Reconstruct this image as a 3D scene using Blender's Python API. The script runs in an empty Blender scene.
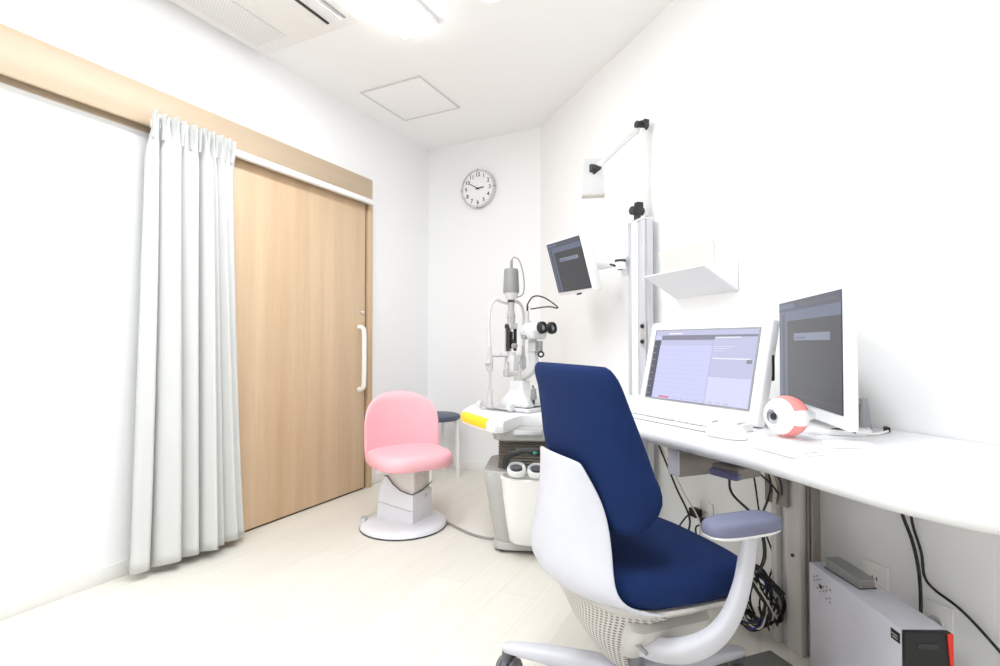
import bpy, bmesh, math, random
from mathutils import Matrix, Vector, Euler
random.seed(7)
PI = math.pi
sc = bpy.context.scene
col = sc.collection

# ------------------------------------------------------------------ materials
def mat(name, color, rough=.5, metal=0., spec=.5, emit=None, estr=0., coat=0., bump=None, alpha=None):
    m = bpy.data.materials.new(name); m.use_nodes = True
    nt = m.node_tree; b = nt.nodes['Principled BSDF']
    b.inputs['Base Color'].default_value = (*color, 1)
    b.inputs['Roughness'].default_value = rough
    b.inputs['Metallic'].default_value = metal
    b.inputs['Specular IOR Level'].default_value = spec
    b.inputs['Coat Weight'].default_value = coat
    if emit:
        b.inputs['Emission Color'].default_value = (*emit, 1); b.inputs['Emission Strength'].default_value = estr
    # a little procedural tone variation so that nothing is a flat colour
    tc = nt.nodes.new('ShaderNodeTexCoord'); nz = nt.nodes.new('ShaderNodeTexNoise')
    nz.inputs['Scale'].default_value = (bump or (30, 0))[0]; nz.inputs['Detail'].default_value = 3
    nt.links.new(tc.outputs['Object'], nz.inputs['Vector'])
    if not emit:
        mx = nt.nodes.new('ShaderNodeMix'); mx.data_type = 'RGBA'
        mx.inputs[6].default_value = (*[c*.965 for c in color], 1)
        mx.inputs[7].default_value = (*[min(1, c*1.03) for c in color], 1)
        nt.links.new(nz.outputs['Fac'], mx.inputs[0]); nt.links.new(mx.outputs[2], b.inputs['Base Color'])
    if bump and bump[1]:
        bp = nt.nodes.new('ShaderNodeBump'); bp.inputs['Strength'].default_value = bump[1]; bp.inputs['Distance'].default_value = .002
        nt.links.new(nz.outputs['Fac'], bp.inputs['Height']); nt.links.new(bp.outputs['Normal'], b.inputs['Normal'])
    return m

def wood_mat(name, c1, c2, axis='Z', scale=1.):
    m = bpy.data.materials.new(name); m.use_nodes = True
    nt = m.node_tree; b = nt.nodes['Principled BSDF']; b.inputs['Roughness'].default_value = .45
    tc = nt.nodes.new('ShaderNodeTexCoord'); mp = nt.nodes.new('ShaderNodeMapping')
    s = {'Z': (9, 9, .35), 'X': (.35, 9, 9)}[axis]
    mp.inputs['Scale'].default_value = [v*scale for v in s]
    n1 = nt.nodes.new('ShaderNodeTexNoise'); n1.inputs['Scale'].default_value = 1.2; n1.inputs['Detail'].default_value = 4
    n2 = nt.nodes.new('ShaderNodeTexNoise'); n2.inputs['Scale'].default_value = 14; n2.inputs['Detail'].default_value = 5
    nt.links.new(tc.outputs['Object'], mp.inputs['Vector'])
    nt.links.new(mp.outputs[0], n1.inputs['Vector']); nt.links.new(mp.outputs[0], n2.inputs['Vector'])
    ma = nt.nodes.new('ShaderNodeMath'); ma.operation = 'MULTIPLY_ADD'; ma.inputs[1].default_value = .35
    nt.links.new(n2.outputs['Fac'], ma.inputs[0]); nt.links.new(n1.outputs['Fac'], ma.inputs[2])
    rp = nt.nodes.new('ShaderNodeValToRGB')
    rp.color_ramp.elements[0].position = .42; rp.color_ramp.elements[0].color = (*c1, 1)
    rp.color_ramp.elements[1].position = .92; rp.color_ramp.elements[1].color = (*c2, 1)
    nt.links.new(ma.outputs[0], rp.inputs['Fac']); nt.links.new(rp.outputs[0], b.inputs['Base Color'])
    return m

def dots_mat(name, base, hole, pitch, rad, u='Y', v='Z', rough=.5, amount=1.):
    """a sheet punched with small round holes in a staggered grid (object space)"""
    m = bpy.data.materials.new(name); m.use_nodes = True
    nt = m.node_tree; b = nt.nodes['Principled BSDF']; b.inputs['Roughness'].default_value = rough
    tc = nt.nodes.new('ShaderNodeTexCoord'); sp = nt.nodes.new('ShaderNodeSeparateXYZ')
    nt.links.new(tc.outputs['Object'], sp.inputs[0])
    def math_(op, a, bb):
        n = nt.nodes.new('ShaderNodeMath'); n.operation = op
        for i, x in enumerate((a, bb)):
            if x is None: continue
            if isinstance(x, (int, float)): n.inputs[i].default_value = x
            else: nt.links.new(x, n.inputs[i])
        return n.outputs[0]
    U = math_('DIVIDE', sp.outputs[u], pitch); V = math_('DIVIDE', sp.outputs[v], pitch)
    row = math_('FLOOR', V, None); off = math_('MULTIPLY', row, .5)
    fu = math_('SUBTRACT', math_('FRACT', math_('ADD', U, off), None), .5)
    fv = math_('SUBTRACT', math_('FRACT', V, None), .5)
    d = math_('SQRT', math_('ADD', math_('MULTIPLY', fu, fu), math_('MULTIPLY', fv, fv)), None)
    msk = math_('MULTIPLY', math_('LESS_THAN', d, rad), amount)
    mx = nt.nodes.new('ShaderNodeMix'); mx.data_type = 'RGBA'
    mx.inputs[6].default_value = (*base, 1); mx.inputs[7].default_value = (*hole, 1)
    nt.links.new(msk, mx.inputs[0]); nt.links.new(mx.outputs[2], b.inputs['Base Color'])
    return m

def floor_mat():
    m = bpy.data.materials.new('vinyl_floor'); m.use_nodes = True
    nt = m.node_tree; b = nt.nodes['Principled BSDF']; b.inputs['Roughness'].default_value = .38
    tc = nt.nodes.new('ShaderNodeTexCoord'); mp = nt.nodes.new('ShaderNodeMapping')
    mp.inputs['Rotation'].default_value = (0, 0, R(-63.5))
    br = nt.nodes.new('ShaderNodeTexBrick'); br.inputs['Scale'].default_value = 1.
    br.inputs['Brick Width'].default_value = .9; br.inputs['Row Height'].default_value = .15
    br.inputs['Mortar Size'].default_value = .0016; br.inputs['Mortar Smooth'].default_value = .3
    br.inputs['Color1'].default_value = (.74, .71, .645, 1); br.inputs['Color2'].default_value = (.79, .76, .695, 1)
    br.inputs['Mortar'].default_value = (.68, .64, .56, 1)
    st = nt.nodes.new('ShaderNodeMapping'); st.inputs['Scale'].default_value = (1.2, 14, 1)
    nz = nt.nodes.new('ShaderNodeTexNoise'); nz.inputs['Scale'].default_value = 3.; nz.inputs['Detail'].default_value = 5
    mx = nt.nodes.new('ShaderNodeMix'); mx.data_type = 'RGBA'; mx.blend_type = 'MULTIPLY'; mx.inputs[0].default_value = 1
    rp = nt.nodes.new('ShaderNodeValToRGB')
    rp.color_ramp.elements[0].position = .3; rp.color_ramp.elements[0].color = (.955, .945, .925, 1)
    rp.color_ramp.elements[1].position = .7; rp.color_ramp.elements[1].color = (1, 1, 1, 1)
    nt.links.new(tc.outputs['Object'], mp.inputs['Vector']); nt.links.new(mp.outputs[0], br.inputs['Vector'])
    nt.links.new(mp.outputs[0], st.inputs['Vector']); nt.links.new(st.outputs[0], nz.inputs['Vector'])
    nt.links.new(nz.outputs['Fac'], rp.inputs['Fac'])
    nt.links.new(br.outputs['Color'], mx.inputs[6]); nt.links.new(rp.outputs[0], mx.inputs[7])
    nt.links.new(mx.outputs[2], b.inputs['Base Color'])
    return m

R = math.radians
M = dict(
    wall=mat('white_wallpaper', (.90, .90, .905), .85, bump=(220, .25)),
    wall_right=mat('white_wallpaper_right', (.90, .895, .89), .85, bump=(220, .25)),
    ceil=mat('ceiling_board', (.91, .905, .90), .9, bump=(160, .2)),
    base=mat('baseboard_vinyl', (.86, .85, .82), .5),
    floor=floor_mat(),
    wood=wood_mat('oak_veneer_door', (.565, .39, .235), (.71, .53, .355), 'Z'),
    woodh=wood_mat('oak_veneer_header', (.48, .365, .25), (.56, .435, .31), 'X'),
    gap_shade=mat('shadow_gap', (.05, .035, .02), .8),  # near-black colour painted for the shade in the door gaps
    curtain=mat('curtain_cloth', (.645, .645, .63), .9, bump=(400, .3)),
    white=mat('white_plastic', (.88, .88, .88), .35),
    ivory=mat('ivory_plastic', (.87, .86, .83), .4),
    desk=mat('desk_laminate', (.80, .80, .815), .28),
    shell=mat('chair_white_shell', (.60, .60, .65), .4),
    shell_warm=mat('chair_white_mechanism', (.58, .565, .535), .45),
    perf=dots_mat('perforated_shell', (.64, .62, .59), (.16, .13, .11), .0085, .30),  # beige tint of the base colour holds the shading low on the shell
    navy=mat('navy_fabric', (.0072, .0225, .092), .92, spec=.2, bump=(900, .5)),
    pad=mat('armrest_pad', (.165, .175, .26), .6, bump=(300, .1)),
    caster=mat('caster_grey', (.13, .125, .14), .5),
    pink=mat('pink_vinyl', (.93, .47, .52), .42, bump=(200, .08)),
    stoolgrey=mat('stool_pale_metal', (.76, .76, .79), .35),
    stoolside=mat('stool_ribbed_side', (.70, .68, .64), .5),
    alu=mat('aluminium', (.62, .61, .60), .38, metal=.55),
    alulight=mat('aluminium_pale', (.60, .60, .64), .4, metal=.15),
    columngrey=mat('column_warm_grey', (.58, .55, .52), .4), lampwhite=mat('instrument_white', (.68, .68, .69), .35), lampivory=mat('instrument_ivory', (.56, .56, .56), .4), headivory=mat('lamp_head_plastic', (.58, .575, .57), .4),
    steel=mat('bracket_steel', (.27, .24, .215), .45, metal=.3),
    greymetal=mat('grey_enamel', (.45, .44, .42), .4),
    grey=mat('mid_grey_plastic', (.30, .30, .32), .5),
    lamp_grey=mat('lamp_housing_grey', (.27, .27, .265), .5),
    dark=mat('dark_plastic', (.03, .03, .032), .45),
    black=mat('black_rubber', (.008, .008, .009), .5),
    bellows=mat('bellows_rubber', (.185, .165, .135), .6),
    yellow=mat('yellow_pad', (.93, .64, .02), .5),
    pcwhite=mat('pc_case_paint', (.60, .60, .66), .45),
    pctop=mat('pc_case_top', (.60, .60, .64), .5),
    router=mat('router_grey', (.25, .25, .235), .5),
    red=mat('red_plastic', (.75, .03, .015), .4),
    green=mat('green_plastic', (.02, .28, .16), .5),
    blue=mat('blue_cable', (.03, .05, .35), .5),
    beige=mat('beige_cable', (.62, .58, .50), .6),
    cable=mat('grey_cable', (.30, .28, .26), .6),
    mat=mat('grey_foot_mat', (.16, .16, .145), .9, bump=(300, .4)),
    paper=mat('paper', (.90, .90, .91), .8),
    cream=mat('cream_paper', (.79, .75, .71), .8),
    eyepink=mat('model_pink', (.90, .30, .28), .35),
    glass=mat('dark_glass', (.02, .02, .025), .08),
    chrome=mat('chrome', (.75, .75, .77), .15, metal=1),
    silver=mat('silver_metal', (.62, .62, .64), .3, metal=.6),
    line=mat('panel_seam', (.66, .65, .64), .8),
    navyseat=mat('slate_vinyl', (.085, .10, .15), .5),
    tube_emit=mat('lamp_diffuser', (1, 1, 1), .5, emit=(1, .995, .98), estr=8.),
)
def screen(name, c, s=1.):
    return mat(name, (.01, .01, .01), .35, emit=c, estr=s, spec=.3)
S = dict(
    lav=screen('screen_lavender', (.56, .58, .86)), lav2=screen('screen_lavender_pale', (.62, .63, .85)), lav3=screen('screen_lavender_grey', (.50, .51, .70)),
    bar=screen('screen_bar_grey', (.235, .235, .31)), side=screen('screen_sidebar', (.10, .105, .14)),
    row=screen('screen_row', (.46, .47, .68)), white=screen('screen_white', (.8, .8, .9)), red=screen('screen_red', (.75, .14, .18)),
    dk=screen('screen_dark', (.068, .07, .078)), dk2=screen('screen_dark_blue', (.135, .155, .225)), dk3=screen('screen_slate', (.085, .095, .13)),
    dk4=screen('screen_title', (.21, .235, .31)), dk5=screen('screen_line', (.11, .115, .13)), blk=screen('screen_edge', (.03, .035, .05)),
)

# ------------------------------------------------------------------ mesh tools
def finish(name, bm, mats, parent=None, smooth=35, loc=None, rot=None):
    me = bpy.data.meshes.new(name)
    bmesh.ops.recalc_face_normals(bm, faces=bm.faces[:])
    bm.to_mesh(me); bm.free()
    for m in (mats if isinstance(mats, (list, tuple)) else [mats]): me.materials.append(m)
    if smooth:
        me.polygons.foreach_set('use_smooth', [True]*len(me.polygons))
        me.set_sharp_from_angle(angle=R(smooth))
    o = bpy.data.objects.new(name, me); col.objects.link(o)
    if parent is not None: o.parent = parent
    if loc is not None: o.location = loc
    if rot is not None: o.rotation_euler = rot
    return o

def thing(name, label, cat, loc=(0, 0, 0), rz=0., group=None):
    o = bpy.data.objects.new(name, None); col.objects.link(o)
    o.empty_display_size = .05
    o.location = loc; o.rotation_euler = (0, 0, rz); o['label'] = label; o['category'] = cat
    if group: o['group'] = group
    return o
def tag(o, label, cat, group=None):
    o['label'] = label; o['category'] = cat
    if group: o['group'] = group
    return o
def struct(o):
    o['kind'] = 'structure'; return o

def T(loc=(0, 0, 0), rot=(0, 0, 0)):
    return Matrix.Translation(loc) @ Euler(rot).to_matrix().to_4x4()

def box(bm, c, s, rot=(0, 0, 0), bev=0., seg=2, mi=0):
    r = bmesh.ops.create_cube(bm, size=1.)
    vs = r['verts']
    bmesh.ops.scale(bm, vec=s, verts=vs)
    fs = set(f for v in vs for f in v.link_faces)
    if bev:
        es = list(set(e for v in vs for e in v.link_edges))
        rr = bmesh.ops.bevel(bm, geom=es, offset=bev, segments=seg, profile=.5, affect='EDGES')
        fs = set(rr['faces']) | set(f for f in fs if f.is_valid)
        vs = list(set(v for f in fs for v in f.verts))
    bmesh.ops.transform(bm, matrix=T(c, rot), verts=vs)
    for f in fs:
        if f.is_valid: f.material_index = mi
    return bm

def cyl(bm, p0, p1, r0, r1=None, seg=24, mi=0, bev=0.):
    p0, p1 = Vector(p0), Vector(p1); d = p1-p0; L = d.length
    if r1 is None: r1 = r0
    q = d.to_track_quat('Z', 'Y')
    prof = [(0, 0), (r0, 0), (r1, L), (0, L)]
    if bev: prof = [(0, 0), (r0-bev, 0), (r0, bev), (r1, L-bev), (r1-bev, L), (0, L)]
    lathe(bm, prof, seg, Matrix.Translation(p0) @ q.to_matrix().to_4x4(), mi)
    return bm

def lathe(bm, prof, seg=32, mtx=Matrix(), mi=0, sx=1., sy=1.):
    rings = []
    for r, z in prof:
        if r <= 1e-7: rings.append([bm.verts.new(mtx @ Vector((0, 0, z)))])
        else: rings.append([bm.verts.new(mtx @ Vector((sx*r*math.cos(2*PI*k/seg), sy*r*math.sin(2*PI*k/seg), z))) for k in range(seg)])
    for a, b in zip(rings, rings[1:]):
        for k in range(seg):
            k2 = (k+1) % seg
            if len(a) == 1 and len(b) == 1: continue
            if len(a) == 1: f = bm.faces.new((a[0], b[k], b[k2]))
            elif len(b) == 1: f = bm.faces.new((a[k], a[k2], b[0]))
            else: f = bm.faces.new((a[k], a[k2], b[k2], b[k]))
            f.material_index = mi
    return bm

def crom(pts, n=8):
    P = [Vector(p) for p in pts]
    if len(P) < 3: return P
    out = []
    E_ = [P[0]*2-P[1]] + P + [P[-1]*2-P[-2]]
    for i in range(1, len(E_)-2):
        a, b, c, d = E_[i-1:i+3]
        for k in range(n):
            t = k/n
            out.append(.5*((2*b)+(c-a)*t+(2*a-5*b+4*c-d)*t*t+(-a+3*b-3*c+d)*t**3))
    out.append(P[-1]); return out

def tube(bm, pts, r, seg=10, n=8, mi=0, smooth=True, flat=None, up=None):
    """sweep; r number or list per control point; flat=(a,b) makes an elliptical/rounded section"""
    P = crom(pts, n) if smooth else [Vector(p) for p in pts]
    N = len(P)
    if isinstance(r, (list, tuple)):
        rr = []
        for i in range(N):
            t = i/(N-1)*(len(r)-1); k = min(int(t), len(r)-2); rr.append(r[k]+(r[k+1]-r[k])*(t-k))
    else: rr = [r]*N
    prev = Vector(up) if up else None; rings = []
    for i in range(N):
        d = (P[min(i+1, N-1)]-P[max(i-1, 0)]).normalized()
        if prev is None:
            prev = Vector((0, 0, 1)) if abs(d.z) < .9 else Vector((1, 0, 0))
        u_ = (prev-d*prev.dot(d)).normalized(); w = d.cross(u_)
        if not up: prev = u_
        ring = []
        for k in range(seg):
            a = 2*PI*k/seg; c_, s_ = math.cos(a), math.sin(a)
            if flat:
                e = 2/3.2
                c_ = math.copysign(abs(c_)**e, c_)*flat[0]; s_ = math.copysign(abs(s_)**e, s_)*flat[1]
            ring.append(bm.verts.new(P[i]+(u_*c_+w*s_)*rr[i]))
        rings.append(ring)
    for a, b in zip(rings, rings[1:]):
        for k in range(seg):
            f = bm.faces.new((a[k], a[(k+1) % seg], b[(k+1) % seg], b[k])); f.material_index = mi
    bm.faces.new(rings[0]).material_index = mi; bm.faces.new(rings[-1][::-1]).material_index = mi
    return bm

def loft(bm, rings, mi=0, cap=True, close=True):
    V = [[bm.verts.new(p) for p in r] for r in rings]
    n = len(V[0])
    for a, b in zip(V, V[1:]):
        for k in range(n if close else n-1):
            f = bm.faces.new((a[k], a[(k+1) % n], b[(k+1) % n], b[k])); f.material_index = mi
    if cap:
        bm.faces.new(V[0]).material_index = mi; bm.faces.new(V[-1][::-1]).material_index = mi
    return bm

def prism(bm, poly, z0, z1, mi=0, mtx=Matrix()):
    return loft(bm, [[mtx @ Vector((x, y, z0)) for x, y in poly], [mtx @ Vector((x, y, z1)) for x, y in poly]], mi)

def rrect(w, h, r, n=5, cx=0, cy=0):
    out = []
    for sx, sy, a0 in ((1, 1, 0), (-1, 1, 90), (-1, -1, 180), (1, -1, 270)):
        for k in range(n+1):
            a = R(a0+90*k/n); out.append((cx+sx*(w/2-r)+r*math.cos(a), cy+sy*(h/2-r)+r*math.sin(a)))
    return out

def sup(n, a, b, e=2.6):
    """superellipse outline"""
    out = []
    for k in range(n):
        t = 2*PI*k/n; c_, s_ = math.cos(t), math.sin(t)
        out.append((math.copysign(abs(c_)**(2/e), c_)*a, math.copysign(abs(s_)**(2/e), s_)*b))
    return out

def puck(bm, poly, prof, mi=0, centre=None, mtx=Matrix()):
    """poly outline shrunk by inset and raised by z for each (inset_scale, z)"""
    if centre is None: centre = (sum(p[0] for p in poly)/len(poly), sum(p[1] for p in poly)/len(poly))
    rings = [[mtx @ Vector((centre[0]+(x-centre[0])*s, centre[1]+(y-centre[1])*s, z)) for x, y in poly] for s, z in prof]
    return loft(bm, rings, mi)

def B_(): return bmesh.new()

# ------------------------------------------------------------------ frames of the room
H = 2.50
A = (-.575, 4.12); Bc = (.29, 3.65)
RU = (.342, -.94); RV = (.94, .342); RW = R(-70)
def rp(u, v, z=0.): return (Bc[0]+RU[0]*u+RV[0]*v, Bc[1]+RU[1]*u+RV[1]*v, z)
LD = (.446, .895); LN = (.895, -.446); LW = math.atan2(.895, .446)
def lp(d, n, z=0.): return (A[0]-LD[0]*d+LN[0]*n, A[1]-LD[1]*d+LN[1]*n, z)
BW = math.atan2(Bc[1]-A[1], Bc[0]-A[0])

# corners behind the camera
L_end = lp(5.35, 0); R_end = rp(5.3, 0)
outline = [A[:2], Bc[:2], R_end[:2], L_end[:2]]

def slab(name, z0, z1, m, grow=.12):
    cx = sum(p[0] for p in outline)/4; cy = sum(p[1] for p in outline)/4
    pts = [(x+(x-cx)*.08, y+(y-cy)*.06) for x, y in outline]
    bm = B_(); prism(bm, pts, z0, z1)
    return struct(finish(name, bm, m, smooth=0))
slab('floor', -.1, 0., M['floor'])
slab('ceiling', H, H+.1, M['ceil'])

def wall(name, p, q, m, th=.12):
    p, q = Vector(p[:2]), Vector(q[:2]); d = (q-p).normalized(); n = Vector((-d.y, d.x))
    c = Vector((0, 1)) - p
    if n.dot(c) > 0: n = -n           # n points out of the room
    p2 = p; q2 = q
    bm = B_(); prism(bm, [tuple(p2), tuple(q2), tuple(q2+n*th+d*th), tuple(p2+n*th-d*th)], 0., H)
    return struct(finish(name, bm, m, smooth=0))
wall('wall_left', A, L_end, M['wall'])
wall('wall_back', A, Bc, M['wall'])
wall('wall_right', Bc, R_end, M['wall_right'])
wall('wall_rear', R_end, L_end, M['wall'])

def baseboard(name, loc, rz, x0, x1):
    bm = B_(); box(bm, ((x0+x1)/2, -.004, .03), (x1-x0, .008, .06), bev=.002)
    return struct(finish(name, bm, M['base'], loc=loc, rot=(0, 0, rz)))
baseboard('baseboard_left', lp(0, 0), LW, -.705, -.01)
baseboard('baseboard_front', lp(0, 0), LW, -5.3, -1.80)
baseboard('baseboard_back', (A[0], A[1], 0), BW, .01, .97)
baseboard('baseboard_right', rp(0, 0), RW, .01, 5.2)

# ------------------------------------------------------------------ sliding door, header, frame   (left-wall frame: x = -d, y = -n)
def LX(name, bm, m, smooth=35, parent=None):
    return finish(name, bm, m, parent, smooth, lp(0, 0) if parent is None else None, (0, 0, LW) if parent is None else None)
bm = B_(); box(bm, (-(.776+1.80)/2, -.016, .948), (1.80-.776, .03, 1.876), bev=.002)
door = struct(LX('door_1', bm, M['wood']))
bm = B_(); tube(bm, [(-.832, -.03, 1.062), (-.832, -.062, 1.052), (-.832, -.073, 1.02), (-.832, -.075, .86), (-.832, -.073, .70), (-.832, -.062, .665), (-.832, -.03, .655)], .0155, seg=14, n=8)
dh = LX('door_handle', bm, M['ivory']); dh.parent = door; dh.location = (0, 0, 0); dh.rotation_euler = (0, 0, 0)
bm = B_(); cyl(bm, (-.806, -.030, 1.16), (-.806, -.040, 1.16), .016, .015, bev=.002); cyl(bm, (-.806, -.040, 1.16), (-.806, -.043, 1.16), .008)
lk = LX('door_lock', bm, M['chrome']); lk.parent = door; lk.location = (0, 0, 0); lk.rotation_euler = (0, 0, 0)
# header beam over the door run
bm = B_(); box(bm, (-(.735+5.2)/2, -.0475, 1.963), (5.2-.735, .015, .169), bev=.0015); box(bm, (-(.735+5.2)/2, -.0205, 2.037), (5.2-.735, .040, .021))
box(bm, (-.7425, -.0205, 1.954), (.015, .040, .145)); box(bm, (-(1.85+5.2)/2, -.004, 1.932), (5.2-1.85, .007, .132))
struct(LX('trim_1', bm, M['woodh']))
# jamb
bm = B_(); box(bm, (-.733, -.02, .94), (.044, .04, 1.88), bev=.002)
struct(LX('trim_2', bm, M['wood']))
bm = B_(); box(bm, (-.7655, -.008, .94), (.021, .014, 1.88))
struct(LX('gap_shade_jamb', bm, M['gap_shade']))  # dark strip for the shade between jamb and door
bm = B_(); box(bm, (-1.288, -.012, .004), (1.02, .022, .008))
struct(LX('gap_shade_sill', bm, M['gap_shade']))  # dark strip for the shade under the door
# curtain rail
bm = B_(); box(bm, (-(.745+2.15)/2, -.072, 1.889), (2.15-.745, .032, .032), bev=.004)
for d in (.75, 2.145): box(bm, (-d, -.072, 1.889), (.012, .036, .036), bev=.003)
rail = LX('curtain_rail', bm, M['white']); tag(rail, 'slim white curtain rail fixed along the lower edge of the wooden door header', 'curtain rail')

# ------------------------------------------------------------------ curtain
def make_curtain():
    t = thing('curtain', 'off-white pleated floor-length curtain drawn to the left of the wooden door', 'curtain', lp(1.94, .10), LW)
    bm = B_()
    NU, NV = 420, 40
    z0, z1 = .028, 1.928
    panels = [(0, .09, .55), (.14, .345, 1.), (.385, .52, .85), (.56, .635, 1.15), (.665, .73, .75), (.765, .875, .8), (.885, 1., .55)]
    def fold_depth(s):
        for a, b, k in panels:
            if a <= s <= b:
                q = (s-a)/(b-a)
                return k*math.sin(PI*q)**.45*(1-.12*math.sin(2*PI*q)), (q-.5)
        return -.3, 0.
    def pos(s, w):      # s along 0..1 (left image edge = 0), w 0 bottom..1 top
        top = -.226+.378*s; bot = -.275+.485*s
        f = w**.75
        x = bot*(1-f)+top*f
        hd = max(0., (w-.90)/.10); hs = hd*hd*(3-2*hd)
        dep, q = fold_depth(s)
        ph2 = 2*PI*9*s
        lean = .010*math.sin(2.4*w+9*s)
        y = .035*(1-hs)-.006*hs-dep*(.062+.030*(1-w))*(1-.90*hs) - hs*.011*(math.sin(ph2)+.3*math.sin(2*ph2))
        y += .010*math.sin(3.1*w+7*s)*(1-w)
        x += lean*(1-hs)*min(1, s/.04, (1-s)/.04)
        x += q*.020*(1-hs)*(1-.4*w)        # panels billow over the gaps
        x += .006*math.cos(ph2)*hs
        z = z0+(z1-z0)*w + .006*hs*math.sin(ph2+1)
        if w < .02: z += .012*dep
        return Vector((x, y-.02*(1-w), z))
    V = [[bm.verts.new(pos(i/NU, (j/NV)**1.0 if j < NV*.0 else j/NV)) for i in range(NU+1)] for j in range(NV+1)]
    for j in range(NV):
        for i in range(NU): bm.faces.new((V[j][i], V[j][i+1], V[j+1][i+1], V[j+1][i]))
    o = finish('cloth', bm, M['curtain'], t, smooth=0)
    o.data.polygons.foreach_set('use_smooth', [True]*len(o.data.polygons))
    so = o.modifiers.new('thick', 'SOLIDIFY'); so.thickness = .0022
    # header tape with gathered pinch pleats
    bm = B_()
    for k in range(10):
        x = -.236+.0395*k+.010
        loft(bm, [[(x-.008, -.012, 1.815), (x, -.022, 1.815), (x+.008, -.012, 1.815), (x, .000, 1.815)],
                  [(x-.005, -.014, 1.855), (x, -.026, 1.855), (x+.005, -.014, 1.855), (x, .000, 1.855)],
                  [(x-.009, -.012, 1.922), (x-.001, -.029, 1.924), (x+.009, -.012, 1.922), (x, .000, 1.922)]])
    finish('pinch_pleat_heading', bm, M['curtain'], t, smooth=60)
    return t
make_curtain()

# ------------------------------------------------------------------ ceiling: hatch, air conditioner, lights
LT = lambda name, label, cat, d, n, z=H, group=None: thing(name, label, cat, lp(d, n, z), LW, group)
t = LT('ceiling_hatch', 'square white access hatch with a grey seam in the ceiling', 'access hatch', .777, .404)
bm = B_(); box(bm, (0, 0, -.002), (.428, .422, .004), bev=.001); finish('hatch_panel', bm, M['ceil'], t)
bm = B_()
for s in (-1, 1):
    box(bm, (0, s*.2185, -.003), (.452, .012, .006), bev=.001); box(bm, (s*.2205, 0, -.003), (.012, .425, .006), bev=.001)
finish('hatch_frame', bm, M['line'], t)

t = LT('ceiling_air_conditioner', 'white ceiling air conditioner with a fine dotted intake grille above the curtain', 'air conditioner', 2.16, .36)
bm = B_(); box(bm, (0, 0, -.0125), (1.18, .66, .025), bev=.006); finish('face_panel', bm, mat('ac_panel', (.84, .825, .80), .6), t)
bm = B_(); box(bm, (0, .175, -.027), (1.02, .20, .006), bev=.002)
finish('intake_grille', bm, dots_mat('ac_grille', (.80, .79, .77), (.50, .48, .46), .014, .33, 'X', 'Y', amount=.45), t)
bm = B_(); box(bm, (0, -.185, -.027), (1.06, .012, .008)); finish('air_slot', bm, M['dark'], t)
bm = B_(); box(bm, (0, -.235, -.030), (1.06, .075, .008), bev=.003, rot=(R(6), 0, 0)); finish('louver', bm, M['white'], t)
bm = B_(); box(bm, (0, -.29, -.027), (1.06, .008, .008)); finish('air_slot', bm, M['grey'], t)

def ceiling_light(d, n, L, label, w=.19):
    t = LT('ceiling_light', label, 'ceiling light', d, n, group=None)
    bm = B_(); box(bm, (0, 0, -.012), (L+.02, w+.02, .024), bev=.004); finish('housing', bm, M['white'], t)
    bm = B_(); box(bm, (0, 0, -.036), (L, w, .026), bev=.010, seg=3); finish('diffuser', bm, M['tube_emit'], t)
    return t
ceiling_light(1.99, .90, 1.20, 'long bright fluorescent ceiling light beside the air conditioner')
ceiling_light(3.75, .90, 1.20, 'second long fluorescent ceiling light added out of view on the door side to light the room')  # unseen fixture, added to brighten the room
ceiling_light(3.05, 2.05, 1.20, 'long fluorescent ceiling light added out of view near the desk to light the room', .19)  # also out of view, added for the room's brightness
t = thing('ceiling_downlight', 'small round white downlight cut by the top edge of the photo', 'downlight', (-.045, 2.235, H))
bm = B_(); lathe(bm, [(0, -.004), (.052, -.004), (.062, -.008), (.066, 0), (0, 0)], 32); finish('trim_ring', bm, M['white'], t)
bm = B_(); lathe(bm, [(0, -.012), (.040, -.010), (.050, -.004), (0, -.004)], 32); finish('diffuser', bm, M['tube_emit'], t)

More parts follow.
